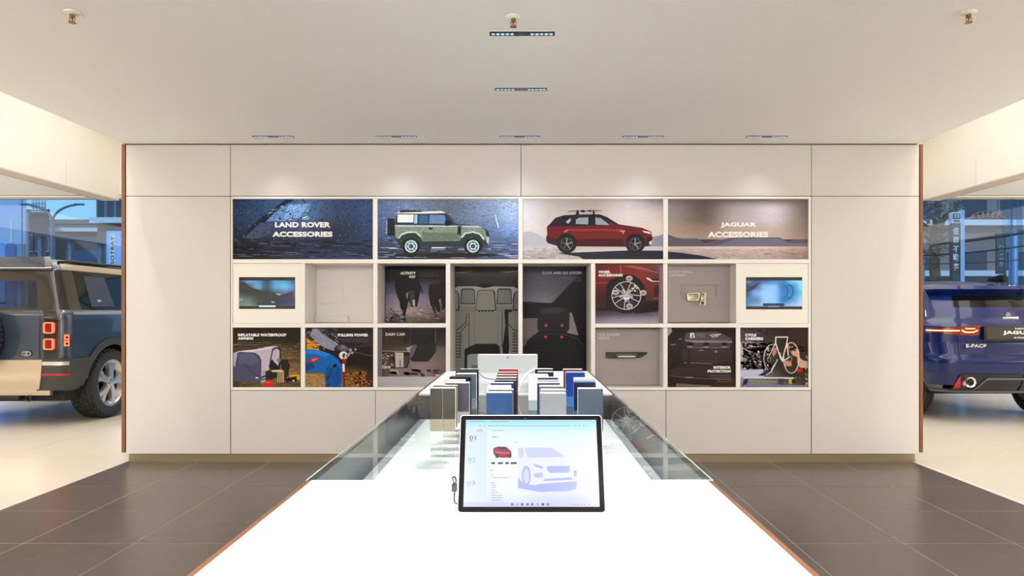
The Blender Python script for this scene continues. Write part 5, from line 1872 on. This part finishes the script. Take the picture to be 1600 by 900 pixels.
# tail lights: black strip, lit rings
for sd in (1, -1):
    ts = SD.patch('tail_light', car, M_gloss, .86, 1.25, .735, 1.262, ns=8, nz=10, sides=(sd,), off=.004)
    for zc in (1.075, .90):
        xs = sd * .80
        yy = .072
        ring = rrect(xs - .052, xs + .052, zc - .060, zc + .060, .026)
        inn = rrect(xs - .041, xs + .041, zc - .049, zc + .049, .02)
        n = len(ring)
        V = [(p[0], yy, p[1]) for p in ring] + [(p[0], yy, p[1]) for p in inn] + [(p[0], yy + .03, p[1]) for p in ring] + [(p[0], yy + .03, p[1]) for p in inn]
        Fs = []
        for i in range(n):
            j = (i + 1) % n
            Fs += [(i, j, n + j, n + i), (i, j, 2 * n + j, 2 * n + i), (n + i, n + j, 3 * n + j, 3 * n + i)]
        mk('light_ring', V, Fs, M_redglow, ts, False, True)
        prism('lens', inn, 'y', yy + .012, yy + .03, M_redlens, ts, local=True)
    for zc in (.972, .905):
        ms = SD.patch('side_marker', car, M_redglow, 1.42, 1.66, zc - .028, zc + .028, ns=4, nz=3, sides=(sd,), off=.010, thick=.01)
        SD.patch('lens', ms, M_redlens, 1.48, 1.60, zc - .013, zc + .013, ns=3, nz=2, sides=(sd,), off=.013)
    SD.patch('bumper_corner', car, M_plastic, .82, 2.085, .40, .745, ns=40, nz=10, sides=(sd,), off=.022, cut=lambda p: math.hypot(p.y - WY, p.z - .405) < .49)
    SD.patch('bumper_step', car, M_silver, .86, 1.62, .675, .715, ns=14, nz=2, sides=(sd,), off=.032, thick=.008)
    SD.patch('reflector', car, mat('red_reflector', (170, 26, 22), .2, emit=((200, 30, 22), .08)), .86, 1.64, .566, .586, ns=14, nz=2, sides=(sd,), off=.030, thick=.006)
    for yy in (WY, FY):
        arch_ring('wheel_arch', car, M_plastic, SD, yy, .405, .455, .535, sd, .42, .022, a0=-8, a1=188)
        half_well(car, yy, .405, .50, sd * .62, sd * .93)
        wheel(car, sd * .865, yy, WR, WR - .004, .262, sd, .255, 5, M_alloy, 'block')
# skid plate, lower edge, number plate recess
SD.patch('rear_skid_plate', car, M_skid, 0, .86, .425, .735, off=.035, ns=12, nz=8, mid=True, thick=.03)
SD.patch('skid_tube', car, M_skid, 0, 1.02, .345, .425, off=.02, ns=12, nz=4, mid=True, thick=.05)
box('plate_recess', -.26, .26, .045, .062, .56, .69, M_skid, car, bev=.004, local=True)
box('underbody', -.86, .86, .25, 4.3, .27, .40, M_under, car, local=True)
box('tow_bar', -.45, .45, .12, .25, .30, .345, M_darkmetal, car, bev=.01, local=True)
for x in (-.3, .55):
    lathe('tow_eye', [(.022, -.012), (.035, -.012), (.035, .012), (.022, .012), (.022, -.012)], M_darkmetal, car, 'y', 16, (x, .14, .315), local=True)
tube('exhaust', [(.62, .35, .33), (.62, .9, .36), (.55, 1.4, .38)], .035, M_darkmetal, car, local=True)
# tailgate shut line, badge, spare wheel
SD.patch('shut_line', car, M_black, .80, .812, .745, 1.262, off=.003, ns=1, nz=6, sides=(1,))
SD.patch('shut_line', car, M_black, 1.34, 1.352, .745, 1.262, off=.003, ns=1, nz=6, sides=(1,))
bdg = axis_oval('badge', car, M_silver, (.565, .082, .80), .050, .026, 0, -1, .004)
axis_oval('badge_inner', bdg, mat('badge_green', (26, 74, 52), .3), (.565, .0775, .80), .043, .020, 0, -1, .001)
letters(bdg, 'Z', .545, .585, .787, .813, .0760, M_silver)
sp = bpy.data.objects.new('spare_wheel', None)
COL.objects.link(sp)
sp.parent = car
sp.location = (-.06, -.045, .985)
RS = .395
lathe('tyre', [(.24, -.10), (RS - .04, -.105), (RS - .006, -.085), (RS, -.06), (RS, .06), (RS - .006, .085), (RS - .04, .105), (.24, .10)], M_rubber, sp, 'y', 56, local=True)
V, Fs = [], []
for k in range(44):
    st = 2 * math.pi / 44
    for j in range(5):
        b = len(V)
        y0 = -.095 + j * .038
        a0, a1 = st * (k + .5 * (j % 2)), st * (k + .5 * (j % 2) + .66)
        for r in (RS - .01, RS + .007):
            for aa, yy in ((a0, y0 + .004), (a1, y0 + .004), (a1, y0 + .034), (a0, y0 + .034)):
                V.append((r * math.cos(aa), yy, r * math.sin(aa)))
        for q in ((4, 5, 6, 7), (0, 1, 5, 4), (1, 2, 6, 5), (2, 3, 7, 6), (3, 0, 4, 7)):
            Fs.append(tuple(b + i for i in q))
mk('tread', V, Fs, M_rubber, sp, False, True)['kind'] = 'stuff'
lathe('cover', [(0, -.11), (.10, -.11), (.22, -.10), (.245, -.08)], M_alloy, sp, 'y', 40, local=True)
lathe('bracket', [(0, .10), (.2, .10), (.2, .20)], M_black, sp, 'y', 24, local=True)
tube('rear_wiper', [(-.1, .10, 1.30), (.1, .11, 1.33), (.3, .12, 1.345)], .008, M_black, car, local=True)

# ---- crossover, right --------------------------------------------------------------------
EX, EY = 5.56, 7.5
M_epaint = mat('deep_blue_paint', (4, 26, 84), .3, metal=0, spec=.15, coat=.6)
M_edark = mat('grey_lower_trim', (92, 98, 108), .4, metal=.2)
car2 = thing('crossover_car', 'deep blue crossover seen from behind on the right', 'car', (EX, EY, 0))
SE = Shell([(.34, .16, .10, .86, .80, .22, 4.15, .60), (.42, .06, .10, .915, .85, .24, 4.28, .66), (.55, .015, .10, .945, .89, .25, 4.34, .68), (.68, .0, .10, .95, .90, .25, 4.36, .68), (.72, .01, .10, .95, .90, .25, 4.36, .68),
            (.76, .055, .11, .95, .90, .26, 4.36, .68), (.90, .095, .12, .95, .91, .27, 4.35, .68), (1.0, .09, .13, .945, .91, .28, 4.30, .66), (1.08, .085, .14, .93, .90, .29, 4.15, .64), (1.12, .13, .15, .905, .87, .30, 3.9, .62),
            (1.17, .21, .16, .87, .83, .30, 3.4, .62), (1.29, .34, .18, .80, .755, .30, 3.05, .58), (1.44, .52, .20, .70, .66, .30, 2.62, .50), (1.50, .58, .22, .65, .61, .30, 2.48, .45), (1.55, .68, .24, .58, .54, .28, 2.32, .36), (1.60, .90, .26, .46, .42, .24, 2.1, .24), (1.64, 1.25, .2, .22, .18, .1, 1.9, .08)])
EWY = .83
EFY = EWY + 2.68


def ecut(p):
    for yy in (EWY, EFY):
        if math.hypot(p.y - yy, p.z - .37) < .415:
            return True
    return False


SE.patch('body', car2, M_epaint, 0, 5, .42, 1.30, ns=280, nz=44, mid=True, cut=ecut)
SE.patch('roof', car2, M_epaint, 0, 5, 1.44, 1.64, ns=70, nz=10, mid=True)
V = [SE.P(5 * i / 70, 1.64, sd) for sd in (1, -1) for i in range(71)]
mk('roof_panel', V, [(i, i + 1, 71 + i + 1, 71 + i) for i in range(70)], M_epaint, car2, True, True)
SE.patch('rear_window', car2, M_privacy, 0, 1.15, 1.30, 1.44, ns=16, nz=8, mid=True)
for sd in (1, -1):
    SE.patch('rear_pillar', car2, M_epaint, 1.15, 2.12, 1.30, 1.44, ns=14, nz=6, sides=(sd,))
    SE.patch('side_window', car2, M_privacy, 2.12, 2.95, 1.30, 1.44, ns=26, nz=6, sides=(sd,))
    SE.patch('windscreen_pillar', car2, M_epaint, 2.95, 4.1, 1.30, 1.44, ns=10, nz=6, sides=(sd,))
    # tail light: a long red lens wrapping the corner with a lit bar and a chicane
    def zt1(s):
        return 1.045 + .040 * max(0, min(1, (1.95 - s) / 1.2))

    def zt0(s):
        return 1.035 - .055 * max(0, min(1, (1.95 - s) / 1.0))
    tl = SE.patch('tail_light', car2, M_redlens, .66, 1.82, zt0, zt1, off=.007, ns=40, nz=4, sides=(sd,), thick=.006)
    SE.patch('light_bar', tl, M_warmglow, .99, 1.74, 1.026, 1.040, off=.012, ns=26, nz=2, sides=(sd,), thick=.004)

    def ch(s):
        t = (s - .70) / .26
        return 1.010 if .25 < t < .75 else (1.010 + .022 * (abs(t - .5) - .25) / .25)
    SE.patch('light_bar', tl, M_warmglow, .70, .96, lambda s: ch(s), lambda s: ch(s) + .014, off=.012, ns=16, nz=2, sides=(sd,), thick=.004)
    SE.patch('light_bar', tl, M_warmglow, .75, .91, 1.052, 1.062, off=.012, ns=6, nz=1, sides=(sd,), thick=.004)
    SE.patch('shut_line', car2, M_black, .985, .995, .775, 1.12, off=.0095, ns=1, nz=8, sides=(sd,))
    # lower valance pocket with reflector and tail pipe
    val = SE.patch('lower_valance', car2, M_black, .02, 1.30, lambda s: .365, lambda s: .555 if s < 1.04 else .555 - (s - 1.04) * .7, off=.012, ns=24, nz=6, sides=(sd,), thick=.01)
    SE.patch('reflector', val, mat('red_reflector', (170, 26, 22), .2), 1.06, 1.22, lambda s: .40, lambda s: .545 - max(0, s - 1.06) * .7, off=.016, ns=5, nz=4, sides=(sd,))
    xs = sd * .575
    lathe('tail_pipe', [(.040, .07), (.042, -.035), (.058, -.045), (.062, -.030), (.062, .07)], M_chrome, val, 'y', 28, (xs, .06, .465), local=True)
    lathe('tail_pipe_bore', [(0, .02), (.041, .02)], M_black, val, 'y', 28, (xs, .06, .465), local=True)
    for yy in (EWY, EFY):
        arch_ring('wheel_arch', car2, M_edark, SE, yy, .37, .40, .455, sd, .36, .010, a0=-5, a1=185)
        half_well(car2, yy, .37, .415, sd * .58, sd * .88)
        wheel(car2, sd * .80, yy, .365, .362, .25, sd, .235, 5, M_alloy, 'rib', .16)
    SE.patch('sill', car2, M_edark, 1.5, 3.2, .34, .42, ns=140, nz=3, sides=(sd,), cut=ecut, off=.004)
    SE.patch('quarter_window', car2, M_privacy, 2.02, 2.10, lambda s: 1.315, lambda s: 1.34 + (s - 2.02) * 1.0, off=.004, ns=4, nz=3, sides=(sd,))
SE.patch('bumper_skirt', car2, M_edark, 0, 1.9, .335, .368, off=.016, ns=40, nz=3, mid=True, thick=.02)
SE.patch('diffuser_blade', car2, M_edark, 0, .60, .500, .520, off=.026, ns=14, nz=2, mid=True, thick=.012)
for sd in (1, -1):
    SE.patch('diffuser_strut', car2, M_edark, .60, .80, lambda s: .500 - (s - .60) * .62, lambda s: .520 - (s - .60) * .62, off=.026, ns=6, nz=2, sides=(sd,), thick=.012)
SE.patch('shut_line', car2, M_black, 0, .985, .770, .777, off=.0022, ns=20, nz=1, mid=True)
# spoiler, fin aerial, plate, badges
SE.patch('spoiler', car2, M_epaint, 0, 1.7, 1.452, 1.492, off=.085, ns=26, nz=4, mid=True, thick=.075)
fin = prism('fin_aerial', [(.98, 1.60), (1.28, 1.625), (1.26, 1.66), (1.05, 1.70), (1.0, 1.695)], 'x', -.03, .03, mat('fin_black', (12, 12, 13), .5, spec=.2), car2, local=True, bev=.008)
fin.location = (.32, -.25, 0)
pl = box('number_plate', -.40, .40, .052, .074, .925, 1.09, M_black, car2, bev=.006, local=True)
box('plate_face', -.375, .375, .0495, .052, .94, 1.075, mat('plate_dark', (54, 48, 44), .4), pl, bev=.001, seg=1, local=True)
M_lett = mat('white_lettering', (240, 238, 232), .4)
letters(pl, 'JAGUAR', -.195, .195, .988, 1.035, .0490, M_lett, bold=.05)
letters(pl, 'NEW', -.06, .06, 1.050, 1.066, .0490, M_lett, bold=.03)
letters(pl, 'E-PACE', -.07, .07, .950, .966, .0490, M_lett, bold=.03)
letters(car2, 'E-PACE', -.575, -.345, .845, .885, .0, M_silver, bold=.05, nm='badge').location = (0, .100, 0)
wp = tube('rear_wiper', [(-.05, .30, 1.22), (.1, .32, 1.26), (.34, .36, 1.275)], .010, M_black, car2, local=True)
lathe('pivot', [(0, -.03), (.03, -.03), (.035, 0)], M_chrome, wp, 'y', 16, (.0, .27, 1.21), local=True)
box('badge_recess', -.09, .09, .20, .215, 1.15, 1.19, M_chrome, car2, bev=.004, local=True)
box('underbody', -.80, .80, .35, 4.0, .30, .36, M_under, car2, local=True)
SE.patch('inner_floor', car2, M_under, 0, 5, 1.29, 1.30, off=-.02, ns=20, nz=1, mid=True)
# ------------------------------------------------------------------ shop windows
FYY = 12.5
M_headrail = mat('head_rail_grey', (186, 180, 172), .5)
M_headlight = mat('head_rail_white', (250, 248, 242), .4)
M_mull = mat('mullion_steel', (70, 78, 88), .35, metal=.6)
for k, (xs, lab) in enumerate((((-15.2, -12.2, -9.22, -6.2, -3.1), 'tall shop window behind the off-road car'), ((3.1, 6.1, 9.06, 12.1, 15.2), 'tall shop window behind the crossover'), ((-3.1, 0, 3.1), 'tall shop window behind the display wall'))):
    w = thing('window_%d' % (k + 1), lab, 'window', ((xs[0] + xs[-1]) / 2, FYY, 0))
    w['kind'] = 'structure'
    for a, b in zip(xs, xs[1:]):
        box('pane', a + .006, b - .006, FYY + .03, FYY + .042, .02, 3.318, M_facade, w)
    for x in xs[1:-1]:
        box('joint', x - .0055, x + .0055, FYY + .03, FYY + .042, .02, 3.318, M_mull, w)
    box('head_rail', xs[0], xs[-1], FYY - .02, FYY + .10, 3.320, 3.399, M_headrail, w)
    box('light_line', xs[0], xs[-1], FYY - .03, FYY - .0205, 3.350, 3.372, M_headlight, w)
    box('sill', xs[0], xs[-1], FYY, FYY + .1, 0, .0195, M_headrail, w)
    if k == 1:
        for x in (9.02, 9.10):
            box('patch_fitting', x - .03, x + .03, FYY + .015, FYY + .0295, 1.70, 1.73, M_chrome, w, bev=.004)
            box('glass_fin', x - .012 + (.06 if x > 9.05 else -.02), x + .000 + (.06 if x > 9.05 else -.02), FYY - .12, FYY + .025, .02, 3.3, M_facade, w)
for s in (-1, 1):
    struct(box('trim_%d' % (3 if s < 0 else 4), s * 15.2, s * 16.2, FYY, FYY + .2, 0, 3.4, M_cream))

# ------------------------------------------------------------------ the street outside
M_asphalt = mat('asphalt', (92, 94, 98), .8, noise=(2, .12))
M_pave = mat('pavement', (150, 150, 150), .8, noise=(3, .08))
struct(mk('ground', [(-90, 12.71, -.14), (90, 12.71, -.14), (90, 140, -.14), (-90, 140, -.14)], [(0, 1, 2, 3)], M_asphalt), 'grey street outside the windows', 'street')
struct(box('pavement', -40, 40, 12.72, 16, -.135, -.02, M_pave), 'pavement outside the windows', 'pavement')


def wpt(px, Y):
    return (px - VX) / F * Y


def hgt(py, Y):
    return EYE - (py - VY) / F * Y


def building(label, px0, px1, ytop, Y, depth, m, rows=(), cols=0, m_win=None, x_ext=(0, 0), top=None, win_h=None, ledge=None):
    x0, x1 = wpt(px0, Y) - x_ext[0], wpt(px1, Y) + x_ext[1]
    zt = top if top else hgt(ytop, Y)
    t = thing('building', label, 'building', ((x0 + x1) / 2, Y, -.14), 'buildings across the street')
    k = (Y + depth) / Y          # side walls sheared along the camera's sight lines so they stay unseen
    prism('wall', [(x0, Y), (x1, Y), (x1 * k, Y + depth), (x0 * k, Y + depth)], 'z', -.14, zt, m, t)
    prism('parapet', [(x0 - .1, Y - .1), (x1 + .1, Y - .1), (x1 * k, Y + depth), (x0 * k, Y + depth)], 'z', zt, zt + .25, m, t)
    for (z0, z1) in rows:
        w = (x1 - x0) / cols
        for i in range(cols):
            a, b = x0 + w * (i + .14), x0 + w * (i + .86)
            f = box('window', a - .06, b + .06, Y - .06, Y - .001, z0 - .06, z1 + .06, M_bframe, t)
            box('pane', a, b, Y - .075, Y - .0605, z0, z1, m_win, f)
    for z in (ledge or ()):
        box('ledge', x0 - .1, x1 + .1, Y - .35, Y - .001, z, z + .22, M_bled, t)
    return t


M_bframe = mat('window_frame_grey', (120, 124, 128), .6)
M_bled = mat('pale_ledge', (206, 208, 210), .7)
M_b1 = mat('grey_brown_facade', (112, 108, 104), .85, noise=(1.5, .1))
M_b2 = mat('dark_slate_facade', (62, 60, 76), .8, noise=(1.5, .1))
M_b3 = mat('brown_grey_facade', (96, 92, 92), .85, noise=(2, .12))
M_b4 = mat('pale_blue_facade', (150, 176, 206), .6, noise=(1, .06))
M_b5 = mat('stone_facade', (132, 122, 116), .85, noise=(1.5, .12))
M_win = mat('street_window_glass', (96, 140, 170), .1, spec=.7)
M_win2 = mat('street_window_dark', (40, 52, 66), .1, spec=.7)
# left view
building('long low grey building beyond the left street lamp', 70, 160, 350, 40, 10, M_b1, rows=((4.2, 4.75),), cols=9, m_win=M_win, x_ext=(22, 4), ledge=(5.9,))
building('dark slate tower carrying a white roof sign', 47, 77, 336, 31, 3, M_b2, rows=((2.6, 3.3), (4.0, 4.7)), cols=4, m_win=M_win2)
building('taller dark block with pale ledge near the display wall edge', 152, 225, 280, 27, 8, M_b3, rows=((4.9, 6.2),), cols=5, m_win=M_win2, ledge=(hgt(350, 27),))
building('pale blue glazed building at the left frame edge', -60, 41, 300, 34.5, 4, M_b4, rows=((.4, 2.6), (3.2, 4.6)), cols=7, m_win=M_win, ledge=(2.8,))
# roof sign on the slate tower
Ys = 30.9
rs = thing('roof_sign', 'white lattice roof sign on the dark slate tower', 'sign', (wpt(60, Ys), Ys, hgt(336, Ys) + .25))
for i in range(5):
    box('post', wpt(50 + i * 4.6, Ys) - .04, wpt(50 + i * 4.6, Ys) + .04, Ys, Ys + .08, hgt(336, Ys) + .25, hgt(313, Ys), M_bled, rs)
for y in (316, 322, 327, 330):
    box('rail', wpt(49, Ys), wpt(70, Ys), Ys - .03, Ys - .001, hgt(y + 1.2, Ys), hgt(y, Ys), M_bled, rs)
# street lamp with two curved arms
Yl = 20.0
M_lampgrey = mat('street_lamp_grey', (92, 112, 128), .5, metal=.3)
lx = wpt(82, Yl)
sl = thing('street_lamp', 'tall grey street lamp with two curved arms', 'street lamp', (lx, Yl, -.14))
tube('pole', [(lx, Yl, -.14), (lx, Yl, hgt(400, Yl)), (lx, Yl, hgt(345, Yl))], [.075, .07, .055], M_lampgrey, sl, 12)
for s, tip in ((1, 126), (-1, 40)):
    pts = [(lx, Yl, hgt(348, Yl)), (lx + s * .05, Yl, hgt(338, Yl)), (lx + s * .2, Yl, hgt(329, Yl)), (lx + s * .45, Yl, hgt(322.5, Yl)), (lx + s * .72, Yl, hgt(319.5, Yl))]
    tube('arm', spline(pts), .035, M_lampgrey, sl, 8)
    hx = lx + s * .72
    box('lamp_head', min(hx - .05 * s, hx + .2 * s), max(hx - .05 * s, hx + .2 * s), Yl - .07, Yl + .07, hgt(320.5, Yl), hgt(317.8, Yl), M_lampgrey, sl, bev=.02)
# overhead footbridge beam
V = []
fb = thing('footbridge', 'dark sloping footbridge beam across the left street', 'bridge', (wpt(130, 24), 24, 0))
xa, za, xb, zb3 = wpt(60, 24), hgt(362, 24), wpt(215, 24), hgt(383, 24)
prism('beam', [(xa, za), (xb, zb3), (xb, zb3 - .14), (xa, za - .14)], 'y', 23.6, 24.2, mat('bridge_blue_grey', (50, 70, 84), .6), fb)
for i in range(4):
    x = xa + (xb - xa) * (.05 + .3 * i)
    zz = za + (zb3 - za) * (.05 + .3 * i)
    box('column', x - .06, x + .06, 23.8, 24.0, -.14, zz - .1, M_lampgrey, fb)
# tall grey pole in front of the tower
tag(tube('utility_pole', [(wpt(43, 22), 22, -.14), (wpt(43, 22), 22, hgt(332, 22))], .05, mat('pole_concrete', (140, 140, 136), .8)), 'plain grey pole in front of the slate tower', 'pole')
tag(tube('utility_pole', [(wpt(18.5, 19), 19, -.14), (wpt(18.5, 19), 19, hgt(344, 19))], .03, M_bled), 'thin white pole at the left frame edge', 'pole')
# vertical banner with turned lettering
Yb_ = 17.0
M_bluepanel = mat('blue_banner', (120, 176, 236), .5)
bn = thing('banner_sign', 'pale blue upright banner with a white lettered strip', 'sign', (wpt(176, Yb_), Yb_, -.14))
box('panel', wpt(166, Yb_), wpt(189, Yb_), Yb_, Yb_ + .06, -.14, hgt(361, Yb_), M_bluepanel, bn, bev=.01)
box('strip', wpt(171.5, Yb_), wpt(180.5, Yb_), Yb_ - .012, Yb_ - .0005, .3, hgt(366, Yb_), M_bled, bn)
vs, fs, w_, h_ = text_polys('SOTRAY', .03, 1.15)
x0, x1, z0, z1 = wpt(173, Yb_), wpt(179, Yb_), hgt(413, Yb_), hgt(369, Yb_)
mk('lettering', [(x1 - q * (x1 - x0), Yb_ - .0135, z0 + u * (z1 - z0)) for u, q in vs], fs, mat('banner_ink', (40, 44, 60), .6), bn)
# parked vans and cars beyond (low, mostly hidden) -> two rounded blue kiosks by the window
for i, (pa, pb, yt) in enumerate(((-8, 8, 379), (8.5, 23.5, 380))):
    Yk = 15.2
    x0, x1 = wpt(pa, Yk), wpt(pb, Yk)
    pts = rrect(x0, x1, -.02, hgt(yt, Yk), .09, 6)
    tag(prism('advert_board', pts, 'y', Yk, Yk + .07, [M_bluepanel, mat('blue_board_dark', (84, 116, 176), .5)][i], None, bev=.01), ['light blue rounded board outside at the left frame edge', 'darker blue rounded board outside beside the white pole'][i], 'board', 'boards outside the left window')

# right view
bR = building('stone shop building with ledges across the right street', 1420, 1660, 300, 27, 8, M_b5, rows=((4.75, 5.7), (1.9, 3.6), (.1, 1.4)), cols=14, m_win=M_win2, x_ext=(6, 14), top=9.5, ledge=(hgt(353.5, 27), hgt(432, 27)))
# brick arch above a bay
for k in range(9):
    a = R(20 + k * 17.5)
    px, py = 1541 + 26 * math.cos(a), 352 - 17 * math.sin(a)
    bx = box('arch_stone', -.16, .16, -.1, .1, -.12, .12, mat('arch_brick', (128, 96, 92), .85), bR, bev=.02, local=True)
    bx.location = Vector((wpt(px, 26.8), 26.8, hgt(py, 26.8))) - wloc(bR)
    bx.rotation_euler = (0, R(90) - a, 0)
Yg = 20.0
M_signdark = mat('sign_dark', (58, 52, 52), .6)
sg = thing('shop_sign', 'upright dark sign with white characters and a logo box on top', 'sign', (wpt(1494, Yg), Yg, -.14))
box('board', wpt(1487.3, Yg), wpt(1500.6, Yg), Yg, Yg + .12, hgt(442, Yg), hgt(350, Yg), M_signdark, sg, bev=.01)
box('logo_box', wpt(1486.6, Yg), wpt(1501, Yg), Yg - .02, Yg + .14, hgt(348.6, Yg), hgt(331.6, Yg), M_bled, sg, bev=.01)
box('logo_mark', wpt(1488, Yg), wpt(1499.5, Yg), Yg - .03, Yg - .0205, hgt(342, Yg), hgt(333.8, Yg), M_signdark, sg)
for a_, b_ in ((1489.6, 1493.2), (1494.4, 1498.2)):
    for ya, yb in ((340.6, 338.4), (337.4, 335.2)):
        box('logo_cell', wpt(a_, Yg), wpt(b_, Yg), Yg - .036, Yg - .0305, hgt(ya, Yg), hgt(yb, Yg), M_bled, sg)
box('logo_caption', wpt(1489, Yg), wpt(1498.6, Yg), Yg - .03, Yg - .0205, hgt(346.8, Yg), hgt(343.8, Yg), M_signdark, sg)
box('side_post', wpt(1501.2, Yg), wpt(1507.6, Yg), Yg, Yg + .15, -.14, hgt(328, Yg), M_b4, sg, bev=.01)
for ch_, ya, yb in (('住', 355, 366.5), ('商', 369, 380), ('不', 384, 394.5), ('動', 396.5, 409), ('產', 411, 424)):
    vs, fs, w_, h_ = text_polys(ch_, .03, 1.0)
    if vs:
        mk('character', [(wpt(1489.2, Yg) + u * (wpt(1498.4, Yg) - wpt(1489.2, Yg)), Yg - .004, hgt(yb, Yg) + q * (hgt(ya, Yg) - hgt(yb, Yg))) for u, q in vs], fs, M_bled, sg)
box('lower_board', wpt(1488, Yg), wpt(1499.6, Yg), Yg - .02, Yg - .0005, hgt(440, Yg), hgt(428, Yg), mat('sign_green', (30, 74, 72), .6), sg)
sg2 = thing('shop_sign', 'smaller upright sign with pale characters further right', 'sign', (wpt(1564, 24), 24, -.14))
box('board', wpt(1558, 24), wpt(1570.5, 24), 24, 24.1, hgt(428, 24), hgt(362, 24), mat('sign_green_grey', (70, 84, 84), .6), sg2, bev=.01)
box('bracket', wpt(1570.7, 24), wpt(1573, 24), 24, 24.1, -.14, hgt(360, 24), M_lampgrey, sg2)
for ch_, ya, yb in (('口', 384, 392), ('二', 397, 405), ('招', 408, 416)):
    vs, fs, w_, h_ = text_polys(ch_, .02, 1.0)
    if vs:
        mk('character', [(wpt(1561.5, 24) + u * (wpt(1568, 24) - wpt(1561.5, 24)), 23.995, hgt(yb, 24) + q * (hgt(ya, 24) - hgt(yb, 24))) for u, q in vs], fs, M_b4, sg2)
# columns of the arcade
for i, (px, wd, lab) in enumerate(((1443, 5, 'pale blue arcade column next to the display wall edge'), (1588, 6, 'pale blue arcade column near the right frame edge'))):
    Yc = 23.5
    c = thing('arcade_column', lab, 'column', (wpt(px, Yc), Yc, -.14), 'arcade columns across the street')
    box('shaft', wpt(px - wd / 2, Yc), wpt(px + wd / 2, Yc), Yc, Yc + .3, .05, hgt(362, Yc), M_b4, c, bev=.02)
    box('base', wpt(px - wd / 2, Yc) - .06, wpt(px + wd / 2, Yc) + .06, Yc - .06, Yc + .36, -.14, .0495, M_b4, c)
# sagging cables
for i, (ya, yb, lab) in enumerate(((383, 352, 'upper thick black overhead cable on the right'), (400, 374, 'middle black overhead cable on the right'), (412, 398, 'lowest thin overhead cable on the right'))):
    Yk = 21.5
    pts = [(wpt(1425 + (1660 - 1425) * t, Yk), Yk, hgt(ya + (yb - ya) * t + 5 * math.sin(math.pi * t), Yk)) for t in [j / 14 for j in range(15)]]
    tag(tube('overhead_cable', pts, [.05, .028, .016][i], M_black, None, 6), lab, 'cable', 'overhead cables')
# bare brown tree behind the sign
tr_ = thing('street_tree', 'brown leaning tree in front of the stone building', 'tree', (wpt(1462, 22.5), 22.5, -.14))
M_bark = mat('bark', (104, 84, 68), .9, noise=(6, .25))
bx_ = wpt(1462, 22.5)
tube('trunk', spline([(bx_, 22.5, -.14), (bx_ + .05, 22.5, 1.6), (bx_ - .05, 22.5, 3.0), (bx_ + .1, 22.5, 4.3)]), .16, M_bark, tr_, 10)
rg = random.Random(9)
for k in range(9):
    z = rg.uniform(2.6, 4.2)
    a = rg.uniform(0, 6.28)
    L = rg.uniform(.5, 1.0)
    tube('branch', spline([(bx_, 22.5, z), (bx_ + L * .5 * math.cos(a), 22.5 + L * .3 * math.sin(a), z + .35), (bx_ + L * math.cos(a), 22.5 + L * .5 * math.sin(a), z + .6)]), .045, M_bark, tr_, 6)
V, Fs = [], []
for k in range(420):
    a, r = rg.uniform(0, 6.28), rg.uniform(0, .75)
    c = Vector((bx_ + .1 + r * math.cos(a), 22.5 + r * math.sin(a) * .6, rg.uniform(3.0, 5.0)))
    d = Vector((rg.uniform(-1, 1), rg.uniform(-1, 1), rg.uniform(-1, 1))).normalized()
    e = d.orthogonal().normalized()
    b = len(V)
    V += [c + d * .09, c + e * .05, c - d * .09, c - e * .05]
    Fs.append((b, b + 1, b + 2, b + 3))
mk('foliage', V, Fs, mat('dry_leaves', (120, 104, 84), .8), tr_)['kind'] = 'stuff'
